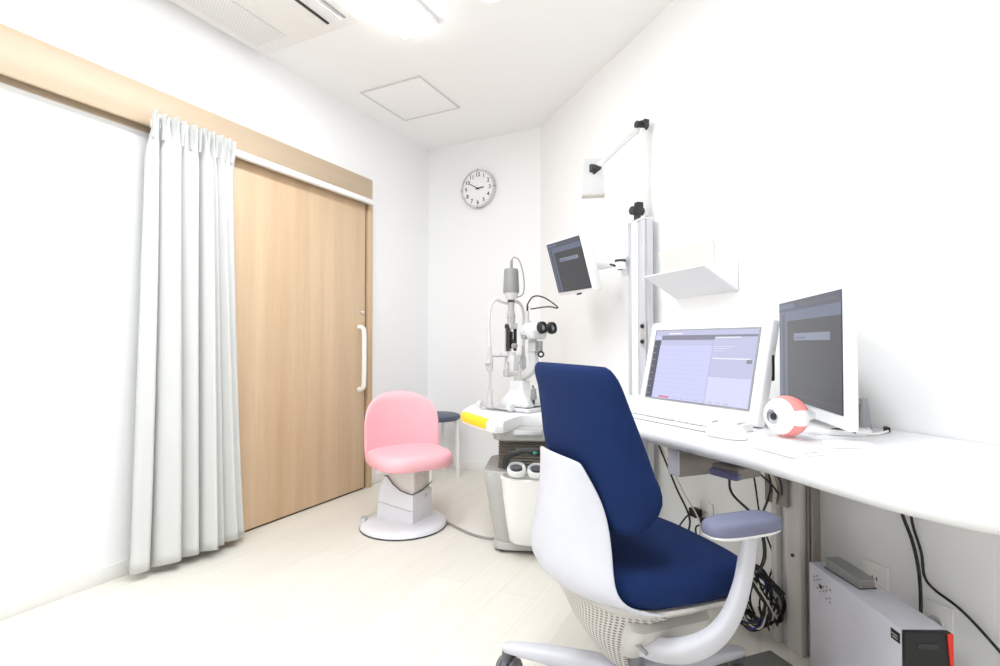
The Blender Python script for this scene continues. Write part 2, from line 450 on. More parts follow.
# ------------------------------------------------------------------ wall clock
def make_clock():
    t = thing('wall_clock', 'round white wall clock with black numerals on the back wall', 'clock', (-.152, 3.888, 2.120), BW)
    F = Matrix.Rotation(R(90), 4, 'X')     # lathe axis z -> -y (into the room)
    bm = B_(); lathe(bm, [(0, 0), (.141, 0), (.144, .006), (.144, .034), (.142, .040), (.1385, .040), (.136, .030), (0, .030)], 64, F); finish('case', bm, M['silver'], t)
    bm = B_(); lathe(bm, [(0, .030), (.1365, .030), (.1365, .032), (0, .032)], 64, F); finish('dial', bm, M['white'], t)
    for h in range(1, 13):
        a = R(90-30*h)
        cu = bpy.data.curves.new('num', 'FONT'); cu.body = str(h); cu.size = .042; cu.align_x = 'CENTER'; cu.align_y = 'CENTER'; cu.extrude = .0004; cu.offset = .0006
        ob = bpy.data.objects.new('num', cu); col.objects.link(ob)
        bpy.context.view_layer.update()
        me = bpy.data.meshes.new_from_object(ob.evaluated_get(bpy.context.evaluated_depsgraph_get()))
        bpy.data.objects.remove(ob)
        me.materials.clear(); me.materials.append(M['dark'])
        o = bpy.data.objects.new('numeral', me); col.objects.link(o); o.parent = t
        o.rotation_euler = (R(90), 0, 0); o.location = (.104*math.cos(a), -.0328, .104*math.sin(a))
    bm = B_()
    for k in range(60):
        a = 2*PI*k/60; L = .008 if k % 5 else .012
        box(bm, (.130*math.cos(a), -.0325, .130*math.sin(a)), (L, .001, .0022 if k % 5 else .004), rot=(0, -a, 0))
    finish('minute_marks', bm, M['dark'], t, smooth=0)
    def hand(name, ang, L, w, y):
        a = R(90-ang); bm = B_()
        prism(bm, [(-.018, -w/2), (L*.8, -w/2), (L, 0), (L*.8, w/2), (-.018, w/2)], 0, .0012, mtx=Matrix.Translation((0, y, 0)) @ Matrix.Rotation(-a, 4, 'Y') @ Matrix.Rotation(R(90), 4, 'X'))
        finish(name, bm, M['black'], t, smooth=0)
    hand('hour_hand', 84, .058, .008, -.0345); hand('minute_hand', 302, .088, .006, -.0362)
    bm = B_(); cyl(bm, (0, -.032, 0), (0, -.040, 0), .006); finish('hub', bm, M['black'], t)
    for k in range(4):
        a = k*PI/2; bm = B_(); box(bm, (.1445*math.cos(a), -.034, .1445*math.sin(a)), (.007, .012, .007), bev=.001); finish('bezel_stud', bm, M['dark'], t)
make_clock()

# ------------------------------------------------------------------ flat-panel screens
def screen_mesh(name, w, h, rects, parent, y, mtx=None, base='lav'):
    """rects: (x0,y0,x1,y1,matkey) in 0..1 from the lower left, stacked slightly proud of the glass"""
    keys = [base]
    for r in rects:
        if r[4] not in keys: keys.append(r[4])
    bm = B_()
    def q(x0, y0, x1, y1, mi, k):
        yy = y-.0002*k
        f = bm.faces.new([bm.verts.new((-w/2+w*a, yy, h*b)) for a, b in ((x0, y0), (x1, y0), (x1, y1), (x0, y1))]); f.material_index = mi
    box(bm, (0, y+.0015, h/2), (w, .003, h))
    for i, r in enumerate(rects): q(*r[:4], keys.index(r[4]), i+1)
    o = finish(name, bm, [S[k] for k in keys], parent, smooth=0)
    if mtx is not None: o.matrix_local = mtx
    return o

UI_BRIGHT = [(0, .0, .075, .86, 'side'), (.0, .93, 1, 1, 'lav3'), (.075, .86, 1, .93, 'bar'), (.15, .945, .30, .965, 'white'),
    (.075, .78, .62, .86, 'lav3'), (.63, .78, 1, .90, 'lav3'), (.64, .885, .86, .90, 'white'), (.62, 0, .63, .86, 'row'), (.63, .36, 1, .78, 'lav3'), (.63, 0, 1, .36, 'lav2'),
    (.64, .60, .97, .615, 'white'), (.94, .55, .985, .60, 'bar'), (.075, 0, .62, .78, 'lav'), (.64, .36, .97, .372, 'row')] + \
    [(.085, .1+.066*k, .61, .104+.066*k, 'row') for k in range(10)] + [(.16, .012, .27, .035, 'red')] + \
    [(.32+.07*k, .012, .36+.07*k, .03, 'lav3') for k in range(8)] + [(.015, .05+.1*k, .055, .065+.1*k, 'bar') for k in range(8)]
UI_BRIGHT += [(.65, .70+.03*k, .75+.05*(k % 3), .705+.03*k, 'white') for k in range(3)]
UI_DARK = [(0, 0, .02, 1, 'blk'), (.02, 0, .17, .90, 'dk2'), (.06, 0, .12, .88, 'dk3'), (0, .90, 1, 1, 'dk3'), (.02, .93, .3, .975, 'dk2'), (.17, .80, 1, .90, 'dk2'), (.4, .93, .95, .96, 'dk5'),
    (.17, 0, 1, .80, 'dk'), (.30, .60, .86, .67, 'dk4'), (.32, .615, .5, .635, 'dk2'), (.30, .20, .80, .203, 'dk5'), (.17, .06, 1, .064, 'dk5')]
UI_DARK = [r for r in UI_DARK]

# monitor on the wall arm, near the slit lamp
def make_arm_monitor():
    c = Vector((.3475, 2.625, 1.352))
    ang = math.atan2(-.25, .131)
    t = thing('wall_monitor', 'small dark-screened monitor tilted downward on a wall arm above the slit lamp', 'monitor', (c.x, c.y, 1.20), ang)
    # local: x along width toward camera, -y faces the viewer, tilt forward
    tl = Matrix.Translation((0, 0, .152)) @ Matrix.Rotation(R(17), 4, 'X') @ Matrix.Translation((0, 0, -.13))
    bm = B_(); box(bm, (.008, .026, .127), (.318, .046, .288), bev=.008); o = finish('housing', bm, M['white'], t); o.matrix_local = tl
    screen_mesh('screen', .285, .262, UI_DARK, t, 0.0, tl, 'blk')
    bm = B_(); box(bm, (.0, .062, .13), (.17, .03, .16), bev=.01); o = finish('rear_cover', bm, M['white'], t); o.matrix_local = tl
    bm = B_(); box(bm, (.02, .01, -.022), (.022, .02, .008), bev=.002); o = finish('power_button', bm, M['dark'], t); o.matrix_local = tl
make_arm_monitor()
t = thing('monitor_arm', 'white jointed arm carrying the small tilted monitor from the aluminium column', 'monitor arm', rp(1.16, -.06, 1.34), RW)
bm = B_(); box(bm, (0, 0, 0), (.045, .05, .10), bev=.006); finish('clamp', bm, M['white'], t)
def loc_of(p, t):
    return Matrix.Translation(t.location).inverted() @ Vector(p)
def to_local(t, p):
    q = Matrix.Rotation(-t.rotation_euler.z, 4, 'Z') @ (Vector(p)-Vector(t.location)); return q
j1 = to_local(t, (.585, 2.50, 1.35)); j2 = to_local(t, (.475, 2.655, 1.345)); j0 = Vector((0, -.02, 0))
bm = B_(); tube(bm, [j0, j1], .02, smooth=False, seg=14); tube(bm, [j1, j2], .018, smooth=False, seg=14); finish('arm_link', bm, M['white'], t)
for j in (j1, j2):
    bm = B_(); cyl(bm, j-Vector((0, 0, .035)), j+Vector((0, 0, .035)), .026, bev=.004); finish('joint', bm, M['white'], t)
bm = B_(); cyl(bm, j1+Vector((0, 0, .0)), j1+Vector((0, 0, .012)), .0275); cyl(bm, j1-Vector((.0, 0, .037)), j1-Vector((0, 0, .03)), .012)
box(bm, j1+Vector((-.02, -.03, -.012)), (.04, .012, .008), rot=(0, R(18), 0))
finish('joint_collar', bm, M['dark'], t)

# ------------------------------------------------------------------ equipment column against the right wall
def bracket(parent, x, y, z, w=.10, h=.16, m='steel'):
    bm = B_(); box(bm, (x, y, z), (w, .006, h), bev=.002)
    o = finish('bracket_plate', bm, M[m], parent)
    for dz in (-.32, .32):
        bm = B_(); cyl(bm, (0, 0, 0), (0, -.008, 0), .011, bev=.001, seg=6); cyl(bm, (0, -.008, 0), (0, -.012, 0), .006)
        b = finish('bolt', bm, M['dark'], o); b.location = (x, y-.003, z+dz*h)
t = thing('equipment_column', 'tall twin aluminium column on the right wall behind the computers', 'column', rp(1.25, -.055, 0), RW)
for x, w, m in ((-.048, .022, 'alulight'), (-.008, .05, 'white'), (.05, .045, 'alulight')):
    bm = B_(); box(bm, (x, 0, .768), (w, .05, 1.536), bev=.004)
    finish('extrusion', bm, M[m], t)
bm = B_(); box(bm, (.078, -.0, .768), (.006, .03, 1.536)); finish('groove', bm, M['silver'], t)
bm = B_(); box(bm, (0.005, 0, 1.540), (.135, .054, .008), bev=.002); finish('end_cap', bm, M['white'], t)
bm = B_(); cyl(bm, (-.048, 0, 1.544), (-.048, 0, 1.554), .006); cyl(bm, (.055, 0, 1.544), (.055, 0, 1.554), .006); finish('cap_screws', bm, M['grey'], t)
bracket(t, .075, -.033, 1.0, .04, .11, 'alu')

def make_lamp():
    t = thing('examination_lamp', 'white folding-arm lamp with dark joints on top of the aluminium column', 'lamp', rp(1.24, -.055, 1.544), RW)
    pj = to_local(t, (.652, 2.44, 1.585)); pk = to_local(t, (.676, 2.44, 1.995)); pe = to_local(t, (.453, 2.44, 1.787))
    bm = B_(); cyl(bm, (pj.x, pj.y, 0), pj, .016); box(bm, pj, (.042, .04, .04), rot=(0, R(20), 0), bev=.008)
    cyl(bm, pj+Vector((0, .032, 0)), pj-Vector((0, .036, 0)), .020, bev=.004); box(bm, pj+Vector((.012, 0, .018)), (.028, .036, .04), bev=.004)
    finish('base_joint', bm, M['dark'], t)
    bm = B_(); tube(bm, [pj+Vector((.0, 0, .03)), pk], .014, smooth=False, seg=12, flat=(1, 1)); finish('lower_arm', bm, M['white'], t)
    bm = B_(); box(bm, pk, (.036, .036, .036), bev=.006); box(bm, pk+Vector((.028, 0, .012)), (.026, .026, .006), bev=.002); box(bm, pk+Vector((.038, 0, -.003)), (.006, .026, .036), bev=.002)
    cyl(bm, pk+Vector((0, .03, 0)), pk-Vector((0, .034, 0)), .018, bev=.003); finish('elbow_joint', bm, M['dark'], t)
    bm = B_(); tube(bm, [pk, pe], .0135, smooth=False, seg=12, flat=(1, 1)); finish('upper_arm', bm, mat('lamp_arm', (.70, .69, .68), .5), t)
    bm = B_(); cyl(bm, pe+Vector((0, .026, 0)), pe-Vector((0, .028, 0)), .020, bev=.003); box(bm, pe+Vector((-.008, 0, -.008)), (.045, .03, .03), rot=(0, R(30), 0), bev=.005)
    finish('head_joint', bm, M['dark'], t)
    return t, pe
lamp, pe = make_lamp()
bm = B_()
hb = Matrix.Translation(pe+Vector((-.02, -.0, -.045))) @ Euler((0, 0, R(62))).to_matrix().to_4x4()
loft(bm, [[hb @ Vector(v) for v in ((-.040, -.018, .095), (.040, -.018, .095), (.040, .014, .095), (-.040, .014, .095))],
          [hb @ Vector(v) for v in ((-.046, -.024, .06), (.046, -.024, .06), (.046, .016, .06), (-.046, .016, .06))],
          [hb @ Vector(v) for v in ((-.052, -.030, -.075), (.052, -.030, -.075), (.052, .018, -.075), (-.052, .018, -.075))]])
finish('lamp_head', bm, M['headivory'], lamp, smooth=30)
bm = B_(); bx_ = hb @ Vector((0, -.006, -.081)); box(bm, bx_, (.108, .052, .012), rot=(0, 0, R(62)), bev=.003)
finish('head_rim', bm, mat('lamp_rim', (.55, .53, .49), .4), lamp)
bm = B_(); tube(bm, [pe+Vector((-.005, 0, -.02)), hb @ Vector((0, -.005, -.02))], .012, smooth=False); finish('head_neck', bm, M['ivory'], lamp)

# ------------------------------------------------------------------ wall tray with sloping front, sheet inside
t = thing('wall_document_tray', 'white wall-mounted document tray with a sloping front above the computer', 'tray', rp(1.625, 0, 1.16), RW)
bm = B_()
prism(bm, [(-.003, .0), (-.165, .088), (-.168, .083), (-.003, -.006)], -.18, .18, mtx=Matrix(((0, 0, 1, 0), (1, 0, 0, 0), (0, 1, 0, 0), (0, 0, 0, 1))))
finish('sloping_front', bm, mat('tray_plastic', (.80, .80, .82), .5), t, smooth=0)
for s in (-.1785, .1785):
    bm = B_(); prism(bm, [(-.003, .0), (-.165, .088), (-.003, .12)], s-.0015, s+.0015, mtx=Matrix(((0, 0, 1, 0), (1, 0, 0, 0), (0, 1, 0, 0), (0, 0, 0, 1))))
    finish('end_panel', bm, M['white'], t, smooth=0)
bm = B_(); box(bm, (0, -.003, .06), (.36, .004, .12)); finish('back_plate', bm, M['white'], t)
bm = B_(); loft(bm, [[(-.125, -.060, .04), (.125, -.060, .04), (.125, -.054, .04), (-.125, -.054, .04)],
                     [(-.165, -.108, .19), (.165, -.108, .185), (.165, -.102, .185), (-.165, -.102, .19)]])
o = finish('card_folder', bm, M['cream'], None, smooth=0, loc=rp(1.625, 0, 1.16), rot=(0, 0, RW)); tag(o, 'cream folder standing in the white wall tray', 'folder')

# ------------------------------------------------------------------ long desk
DT, DB = .717, .667
def make_desk():
    t = thing('desk', 'long white desk with a rounded wavy front edge along the right wall', 'desk', rp(0, 0, 0), RW)
    front = crom([(1.27, -.005), (1.25, -.10), (1.25, -.40), (1.30, -.56), (1.45, -.615), (1.75, -.62), (2.05, -.618), (2.25, -.605), (2.42, -.590), (2.58, -.598), (2.70, -.603), (2.79, -.592), (2.86, -.565),
                  (2.94, -.50), (3.0, -.40), (3.03, -.26), (3.04, -.12), (3.04, -.005)], 6)
    P = [(p.x, p.y) for p in front]
    def off(k):
        out = []
        for i, p in enumerate(P):
            a = P[max(i-1, 0)]; b = P[min(i+1, len(P)-1)]
            dx, dy = b[0]-a[0], b[1]-a[1]; L = math.hypot(dx, dy); n = (-dy/L, dx/L)
            q = [p[0]+n[0]*k, p[1]+n[1]*k]
            q[1] = min(q[1], -.005)
            if i in (0, len(P)-1): q[1] = -.005
            out.append(q)
        return out
    rings = []
    r = (DT-DB)/2
    for k in range(11):
        a = -PI/2+PI*k/10
        ins = r*1.25*(1-math.cos(a)); z = (DT+DB)/2+r*math.sin(a)
        rings.append([(x, y, z) for x, y in off(ins)])
    bm = B_(); loft(bm, rings)
    finish('worktop', bm, M['desk'], t, smooth=50)
    # cantilever support running from the column to the front edge
    bm = B_(); box(bm, (2.150, -.345, .6285), (.03, .46, .077), bev=.003); finish('support_beam', bm, M['steel'], t)
    bm = B_(); box(bm, (2.142, -.555, .628), (.045, .05, .076), bev=.006); finish('beam_end_cap', bm, M['alulight'], t)
    bm = B_(); box(bm, (1.36, -.30, .6285), (.03, .50, .077), bev=.003); finish('support_beam', bm, M['steel'], t)
    bracket(t, 2.075, -.125, .555, .085, .222)
    return t
make_desk()
t = thing('support_column', 'tall metal column beneath the desk between the chair and the computer tower', 'column', rp(2.095, -.09, 0), RW)
for x, y, w, m in ((-.035, -.008, .022, 'columngrey'), (.030, .0, .052, 'columngrey')):
    bm = B_(); box(bm, (x, y, .333), (w, .05, .666), bev=.005); finish('post', bm, M[m], t)
bm = B_(); box(bm, (-.01, .003, .333), (.02, .03, .66)); finish('channel', bm, M['silver'], t)
for x in (.066, .080):
    bm = B_(); box(bm, (x, .01, .333), (.010, .03, .66), bev=.002); finish('cable_duct', bm, M['steel'], t)
bm = B_(); cyl(bm, (.03, -.025, .30), (.03, -.030, .30), .005); finish('screw', bm, M['dark'], t)
bm = B_(); box(bm, (.0, -.08, .006), (.22, .22, .012), bev=.005)
o = finish('foot_mat', bm, M['mat'], None, loc=rp(2.21, -.215, 0), rot=(0, 0, RW)); tag(o, 'flat dark grey mat on the floor beneath the desk', 'floor mat')

# ------------------------------------------------------------------ all-in-one computer on the desk
def make_computer():
    t = thing('desktop_computer', 'white all-in-one computer with a bright lavender screen on the desk', 'computer', rp(1.977, -.365, DT), RW+R(7))
    tl = Matrix.Translation((0, -.01, .052)) @ Matrix.Rotation(R(-13.5), 4, 'X')
    w, h = .412, .238
    bm = B_(); box(bm, (0, .022, h/2-.006), (w+.07, .04, h+.078), bev=.009, seg=3); o = finish('housing', bm, M['white'], t); o.matrix_local = tl
    bm = B_(); 
    for z0, z1, x0, x1 in ((-.005, 0, -w/2-.005, w/2+.005), (h, h+.005, -w/2-.005, w/2+.005), (0, h, -w/2-.005, -w/2), (0, h, w/2, w/2+.005)):
        box(bm, ((x0+x1)/2, .001, (z0+z1)/2), (x1-x0, .004, z1-z0))
    o = finish('inner_bezel', bm, M['grey'], t); o.matrix_local = tl
    screen_mesh('screen', w, h, UI_BRIGHT, t, 0.0, tl)
    bm = B_()
    prism(bm, [(.03, .0), (.17, .0), (.075, .235), (.05, .20)], -.10, .10, mtx=Matrix(((0, 0, 1, 0), (1, 0, 0, 0), (0, 1, 0, 0), (0, 0, 0, 1))))
    finish('stand', bm, M['white'], t, smooth=20)
    bm = B_(); box(bm, (.247, .055, .17), (.006, .014, .075), bev=.003); o = finish('side_vent', bm, M['dark'], t); o.matrix_local = Matrix.Translation((-.008, 0, 0))
make_computer()
# keyboard
def make_keyboard():
    t = thing('keyboard', 'thin white keyboard on the desk in front of the lavender-screened computer', 'keyboard', rp(2.035, -.476, DT), RW+R(5.3))
    bm = B_(); prism(bm, [(-.065, 0.001), (.065, .001), (.065, .022), (-.062, .011)], -.215, .215, mtx=Matrix(((0, 0, 1, 0), (1, 0, 0, 0), (0, 1, 0, 0), (0, 0, 0, 1))))
    finish('body', bm, M['white'], t, smooth=20)
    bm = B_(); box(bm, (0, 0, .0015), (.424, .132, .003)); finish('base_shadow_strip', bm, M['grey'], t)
    for r in range(5):
        n = 15
        for c in range(n):
            if r == 0 and 4 <= c <= 8:
                if c != 4: continue
                cx, ww = -.205+.0273*6+.0136, .130
            else: cx, ww = -.205+.0273*c+.0136, .0235
            y = -.047+.0225*r
            bm = B_(); box(bm, (0, 0, 0), (ww, .019, .005), rot=(R(4.8), 0, 0), bev=.0015, seg=1)
            finish('key', bm, M['ivory'], t, loc=(cx, y, .0172+(y+.062)*.0866))
make_keyboard()
# mouse
t = thing('computer_mouse', 'white corded computer mouse at the right end of the keyboard', 'mouse', (.578, 1.325, DT), R(-62))
bm = B_(); puck(bm, sup(32, .055, .031, 2.3), [(1, .002), (1.03, .010), (.97, .020), (.80, .030), (.5, .036), (.15, .038)]); finish('body', bm, M['white'], t, smooth=70)
bm = B_(); box(bm, (-.034, 0, .034), (.018, .006, .008), bev=.002, rot=(0, R(-18), 0)); finish('scroll_wheel', bm, M['grey'], t)
bm = B_(); tube(bm, [(-.052, 0, .012), (-.075, .012, .004), (-.085, .05, .0025), (-.06, .12, .0025)], .0018, seg=6); finish('cord', bm, M['grey'], t)

# second monitor
def make_side_monitor():
    far = Vector((.933, 1.72)); near = Vector((.822, 1.24))
    c = (far+near)/2; ang = math.atan2(near.y-far.y, near.x-far.x)
    t = thing('side_monitor', 'white-framed monitor with a dark grey screen at the right end of the computers', 'monitor', (c.x, c.y, DT), ang)
    w, h = .495, .305
    tl = Matrix.Translation((0, 0, .066))
    bm = B_(); box(bm, (.0, .013, h/2-.004), (w+.048, .024, h+.062), bev=.006, seg=3); o = finish('housing', bm, M['white'], t); o.matrix_local = tl
    screen_mesh('screen', w, h, UI_DARK, t, 0.0, tl, 'blk')
    bm = B_(); box(bm, (0, .06, .15), (.28, .04, .20), bev=.015, seg=3); o = finish('rear_cover', bm, M['white'], t); o.matrix_local = tl
    bm = B_(); box(bm, (0, .092, .13), (.07, .025, .25), bev=.008); finish('stand_neck', bm, M['white'], t)
    bm = B_(); puck(bm, sup(40, .13, .10, 3), [(1, 0.001), (1, .008), (.96, .013)], mtx=Matrix.Translation((0, .04, 0))); finish('foot', bm, M['white'], t, smooth=30)
make_side_monitor()
bm = B_(); tube(bm, [(.882, 1.378, DT+.010), (.903, 1.362, DT+.012), (.924, 1.342, DT+.009)], [.008, .014, .007], seg=10, flat=(.45, 1.1))  # dark solid standing in for the shadow of the monitor stand
tag(finish('stand_shadow_piece', bm, M['dark']), 'small black piece made for the stand shadow below the corner of the dark-screened monitor', 'stand shadow')

# desktop speaker
t = thing('desktop_speaker', 'small tapered grey speaker against the wall behind the dark-screened monitor', 'speaker', (.982, 1.43, DT), R(-50))
bm = B_(); loft(bm, [[(x, y, 0.0) for x, y in rrect(.062, .062, .008)], [(x, y, .004) for x, y in rrect(.066, .066, .008)], [(x*.66, y*.66+.006, .088) for x, y in rrect(.066, .066, .008)]]); finish('body', bm, M['grey'], t, smooth=30)
bm = B_(); box(bm, (0, -.0245, .045), (.036, .003, .06), rot=(R(-9), 0, 0), bev=.001); finish('grille', bm, dots_mat('speaker_grille', (.17, .17, .18), (.08, .08, .08), .004, .3, 'X', 'Z'), t)

# eyeball model
def make_eye():
    t = thing('eye_model', 'plastic eyeball model with pink quarters standing on the desk', 'eye model', (.719, 1.30, DT), 0)
    c = Vector((0, 0, .058)); r = .051
    look = Vector((-.93, -.36, .02)).normalized(); side = Vector((.36, -.93, 0)).normalized()
    q = look.to_track_quat('Z', 'Y').to_matrix().to_4x4(); m = Matrix.Translation(c) @ q
    n = 32; prof = [(0, -.088), (.012, -.088), (.015, -.072), (.018, -.056)]
    for k in range(n+1):
        a = PI*k/n; p = (r*math.sin(a), -r*math.cos(a))
        if (p[1] > 0 and p[0] < .019) or (p[1] < 0 and p[0] < .020): continue
        prof.append(p)
    prof += [(.0185, .045), (.016, .036), (0, .034)]
    bm = B_(); lathe(bm, prof, 64, m)
    for f in bm.faces:
        p = f.calc_center_median()-c; al = p.dot(look); sn = p.z/max(1e-6, math.hypot(p.z, p.dot(side)))
        if -.034 < al < .024 and abs(sn) > .36 and p.length > .045: f.material_index = 1
    finish('eyeball', bm, [M['white'], M['eyepink']], t, smooth=40)
    bm = B_(); lathe(bm, [(0, .037), (.0165, .037), (.0185, .045), (.0150, .0485), (.0140, .042), (0, .042)], 32, m); finish('iris_ring', bm, M['silver'], t)
    bm = B_(); lathe(bm, [(0, .0425), (.0085, .0425), (.0085, .0445), (0, .0445)], 24, m); finish('pupil', bm, M['dark'], t)
    bm = B_(); lathe(bm, [(0, .0), (.034, .0), (.035, .003), (.028, .005), (.010, .006), (.009, .010), (.012, .014), (0, .014)], 32); finish('stand', bm, M['white'], t)
make_eye()
def sheet(name, poly, m, label, cat, z=DT+.0008, th=.0012):
    bm = B_(); prism(bm, poly, z, z+th); return tag(finish(name, bm, m, smooth=0), label, cat)
o = sheet('paper_sheet', [(.578, 1.205), (.612, 1.082), (.715, 1.118), (.70, 1.245), (.66, 1.26)], M['paper'], 'white paper sheet lying under the eyeball model at the desk front', 'paper')
bm = B_()
for k in range(5): box(bm, (.660+.008*k, 1.121+.0028*k, DT+.0024), (.006, .005, .0004), rot=(0, 0, R(20)))
oo = finish('printed_mark', bm, M['grey'], o, smooth=0)
o = sheet('notepad', [(.755, 1.185), (.855, 1.175), (.87, 1.235), (.775, 1.25)], M['paper'], 'white notepad beside the eyeball model in front of the dark screen', 'notepad', th=.006)
bm = B_(); tube(bm, [(.93, 1.36, DT+.004), (.955, 1.345, DT+.004), (1.0, 1.36, DT+.004), (1.036, 1.383, DT+.006)], .003, seg=8)
st = finish('stylus_cable', bm, M['ivory']); tag(st, 'thin pale cable with a black plug at the foot of the grey speaker', 'cable')
bm = B_(); box(bm, (1.040, 1.392, DT+.009), (.012, .022, .014), rot=(0, 0, R(-20)), bev=.003); finish('plug', bm, M['black'], st)
bm = B_(); tube(bm, [(.777, 1.50, DT+.02), (.779, 1.50, DT+.05), (.790, 1.51, DT+.075)], .003, seg=6)
tube(bm, [(.777, 1.50, DT+.02), (.774, 1.50, DT+.008), (.780, 1.51, DT+.004), (.80, 1.56, DT+.004)], .003, seg=6)
tag(finish('computer_cable', bm, M['dark']), 'short dark cable between the lavender-screened computer and the eyeball model', 'cable')

# hub under the desk front
t = thing('switch_box', 'small slate-blue box mounted under the desk edge above the chair armrest', 'switch box', rp(2.285, -.50, .632), RW+R(8))
bm = B_(); loft(bm, [[(x, y, z) for x, z in rrect(.078, .030, .006)] for y in (-.035, .05)]); box(bm, (0, .01, .024), (.06, .05, .018)); finish('body', bm, M['steel'], t, smooth=25)
bm = B_(); loft(bm, [[(x, y, z-.006) for x, z in rrect(.084, .018, .006)] for y in (-.042, -.030)]); finish('front_trim', bm, mat('slate_trim', (.12, .12, .22), .4), t, smooth=25)
bm = B_(); tube(bm, [(.0, -.02, -.012), (.002, -.01, -.06), (.03, .05, -.13), (-.02, .15, -.25), (-.15, .30, -.38), (-.24, .39, -.43)], .0032, seg=8); finish('cable', bm, M['black'], t)

# ------------------------------------------------------------------ office chair
CO = (.34, 1.355); CA = R(20)
def make_chair():
    t = thing('office_chair', 'navy office chair with a white plastic back shell in the foreground', 'office chair', (CO[0], CO[1], 0), CA)
    # ---- backrest cushion: (z, rear x at centre, rear x at edge, thickness centre, front x at edge, half width)
    rows = [(.530, -.160, -.130, -.08, -.110, .165), (.536, -.170, -.138, -.055, -.095, .186), (.555, -.182, -.135, -.040, -.068, .199), (.58, -.186, -.132, -.034, -.046, .205), (.60, -.188, -.132, -.033, -.038, .209), (.62, -.190, -.133, -.035, -.040, .211), (.64, -.192, -.136, -.037, -.048, .212), (.66, -.194, -.140, -.042, -.058, .208),
            (.72, -.204, -.156, -.06, -.083, .206), (.78, -.207, -.166, -.09, -.111, .205), (.84, -.210, -.177, -.12, -.139, .203), (.862, -.212, -.184, -.138, -.150, .204), (.878, -.213, -.188, -.148, -.158, .201), (.890, -.213, -.190, -.155, -.165, .195), (.899, -.210, -.190, -.162, -.170, .185), (.905, -.203, -.188, -.170, -.175, .170)]
    rings = []
    n = 72
    for z, xrc, xre, xfc, xfe, w in rows:
        ring = []
        for k in range(n):
            a = 2*PI*k/n; s = math.sin(a); c = math.cos(a)
            y = (w+.004)*math.copysign(abs(s)**.42, s)
            q = (abs(y)/(w+.004))**2.6
            xr = xrc+(xre-xrc)*q; xf = xfc+(xfe-xfc)*q
            mid = (xr+xf)/2; half = (xf-xr)/2
            x = mid+half*math.copysign(abs(c)**.5, c)
            ring.append((x, y, z))
        rings.append(ring)
    bm = B_(); loft(bm, rings)
    finish('backrest', bm, M['navy'], t, smooth=80)
    # ---- seat cushion
    pts = []
    n = 56
    for k in range(n):
        a = 2*PI*k/n; c, s = math.cos(a), math.sin(a)
        x = math.copysign(abs(c)**.42, c)*.232+.012; y = math.copysign(abs(s)**.42, s)*.232
        if x > .12: y *= 1-.06*((x-.12)/.12)
        if x < 0: x *= .86; y *= 1-.22*(x/.2)**2
        pts.append((x, y))
    def zt(x, y, base):
        return base + .010*math.cos(min(1.5, abs(y)/.2)) - (.022*max(0, (x-.08)/.16)**2) + .016*max(0, (abs(y)-.12)/.1)**2*.3
    rings = []
    for s, z in [(.80, .372), (.93, .374), (.985, .386), (1.0, .402), (.99, .420), (.955, .434), (.88, .441), (.7, .443), (.4, .441), (.12, .440)]:
        rings.append([(x*s-.005*(1-s), y*s, (zt(x*s, y*s, z) if z > .41 else z-(.006*max(0, (x-.08)/.16)**2))) for x, y in pts])
    bm = B_(); loft(bm, rings); o = finish('seat', bm, M['navy'], t, smooth=60)
    m_ = o.modifiers.new('sub', 'SUBSURF'); m_.levels = 1; m_.render_levels = 1
    # ---- white shell
    def shell(rows, name, m, th=.007):
        bm = B_(); V = []; N = 28
        for z, xc, w, xe, zedge in rows:
            r = []
            for k in range(N+1):
                q = -1+2*k/N; aq = abs(q)
                r.append(bm.verts.new((xc+(xe-xc)*aq**2.2, w*math.copysign(1-(1-aq)**1.12, q), z+(zedge-z)*aq**3)))
            V.append(r)
        for a, b in zip(V, V[1:]):
            for k in range(N): bm.faces.new((a[k], a[k+1], b[k+1], b[k]))
        o = finish(name, bm, m, t, smooth=0); o.data.polygons.foreach_set('use_smooth', [True]*len(o.data.polygons))
        sd = o.modifiers.new('th', 'SOLIDIFY'); sd.thickness = th; sd.offset = 0
        sb = o.modifiers.new('sub', 'SUBSURF'); sb.levels = 1; sb.render_levels = 2
        return o
    up = [(.690, -.222, .104, -.204, .683), (.684, -.224, .114, -.202, .675), (.66, -.226, .124, -.194, .655), (.62, -.230, .141, -.179, .62), (.58, -.236, .152, -.166, .58), (.53, -.243, .166, -.163, .53),
          (.485, -.249, .180, -.166, .48), (.445, -.252, .194, -.172, .44), (.415, -.247, .208, -.165, .405), (.392, -.233, .222, -.115, .378), (.378, -.216, .226, -.050, .368)]
    shell(up, 'back_shell', M['shell'])
    lo = [(.400, -.225, .212, -.140, .390), (.378, -.214, .222, -.052, .366), (.368, -.202, .215, -.06, .356), (.352, -.192, .190, -.02, .340), (.325, -.178, .160, -.045, .322), (.30, -.166, .135, -.07, .30), (.26, -.147, .105, -.085, .26), (.21, -.112, .080, -.07, .21), (.15, -.066, .055, -.04, .15)]
    shell(lo, 'perforated_cover', M['perf'], .005)
    # seat pan under the cushion
    bm = B_(); puck(bm, pts, [(.70, .345), (.90, .352), (.965, .366), (.96, .374)]); finish('seat_pan', bm, M['shell_warm'], t, smooth=40)
    # mechanism box
    bm = B_()
    loft(bm, [[(x+.0, y, .200) for x, y in rrect(.13, .16, .02)], [(x+.0, y, .215) for x, y in rrect(.17, .22, .025)], [(x+.01, y, .285) for x, y in rrect(.22, .34, .03)], [(x+.01, y, .305) for x, y in rrect(.22, .34, .03)], [(x+.01, y, .345) for x, y in rrect(.20, .20, .03)]])
    finish('tilt_mechanism', bm, M['shell_warm'], t, smooth=40)
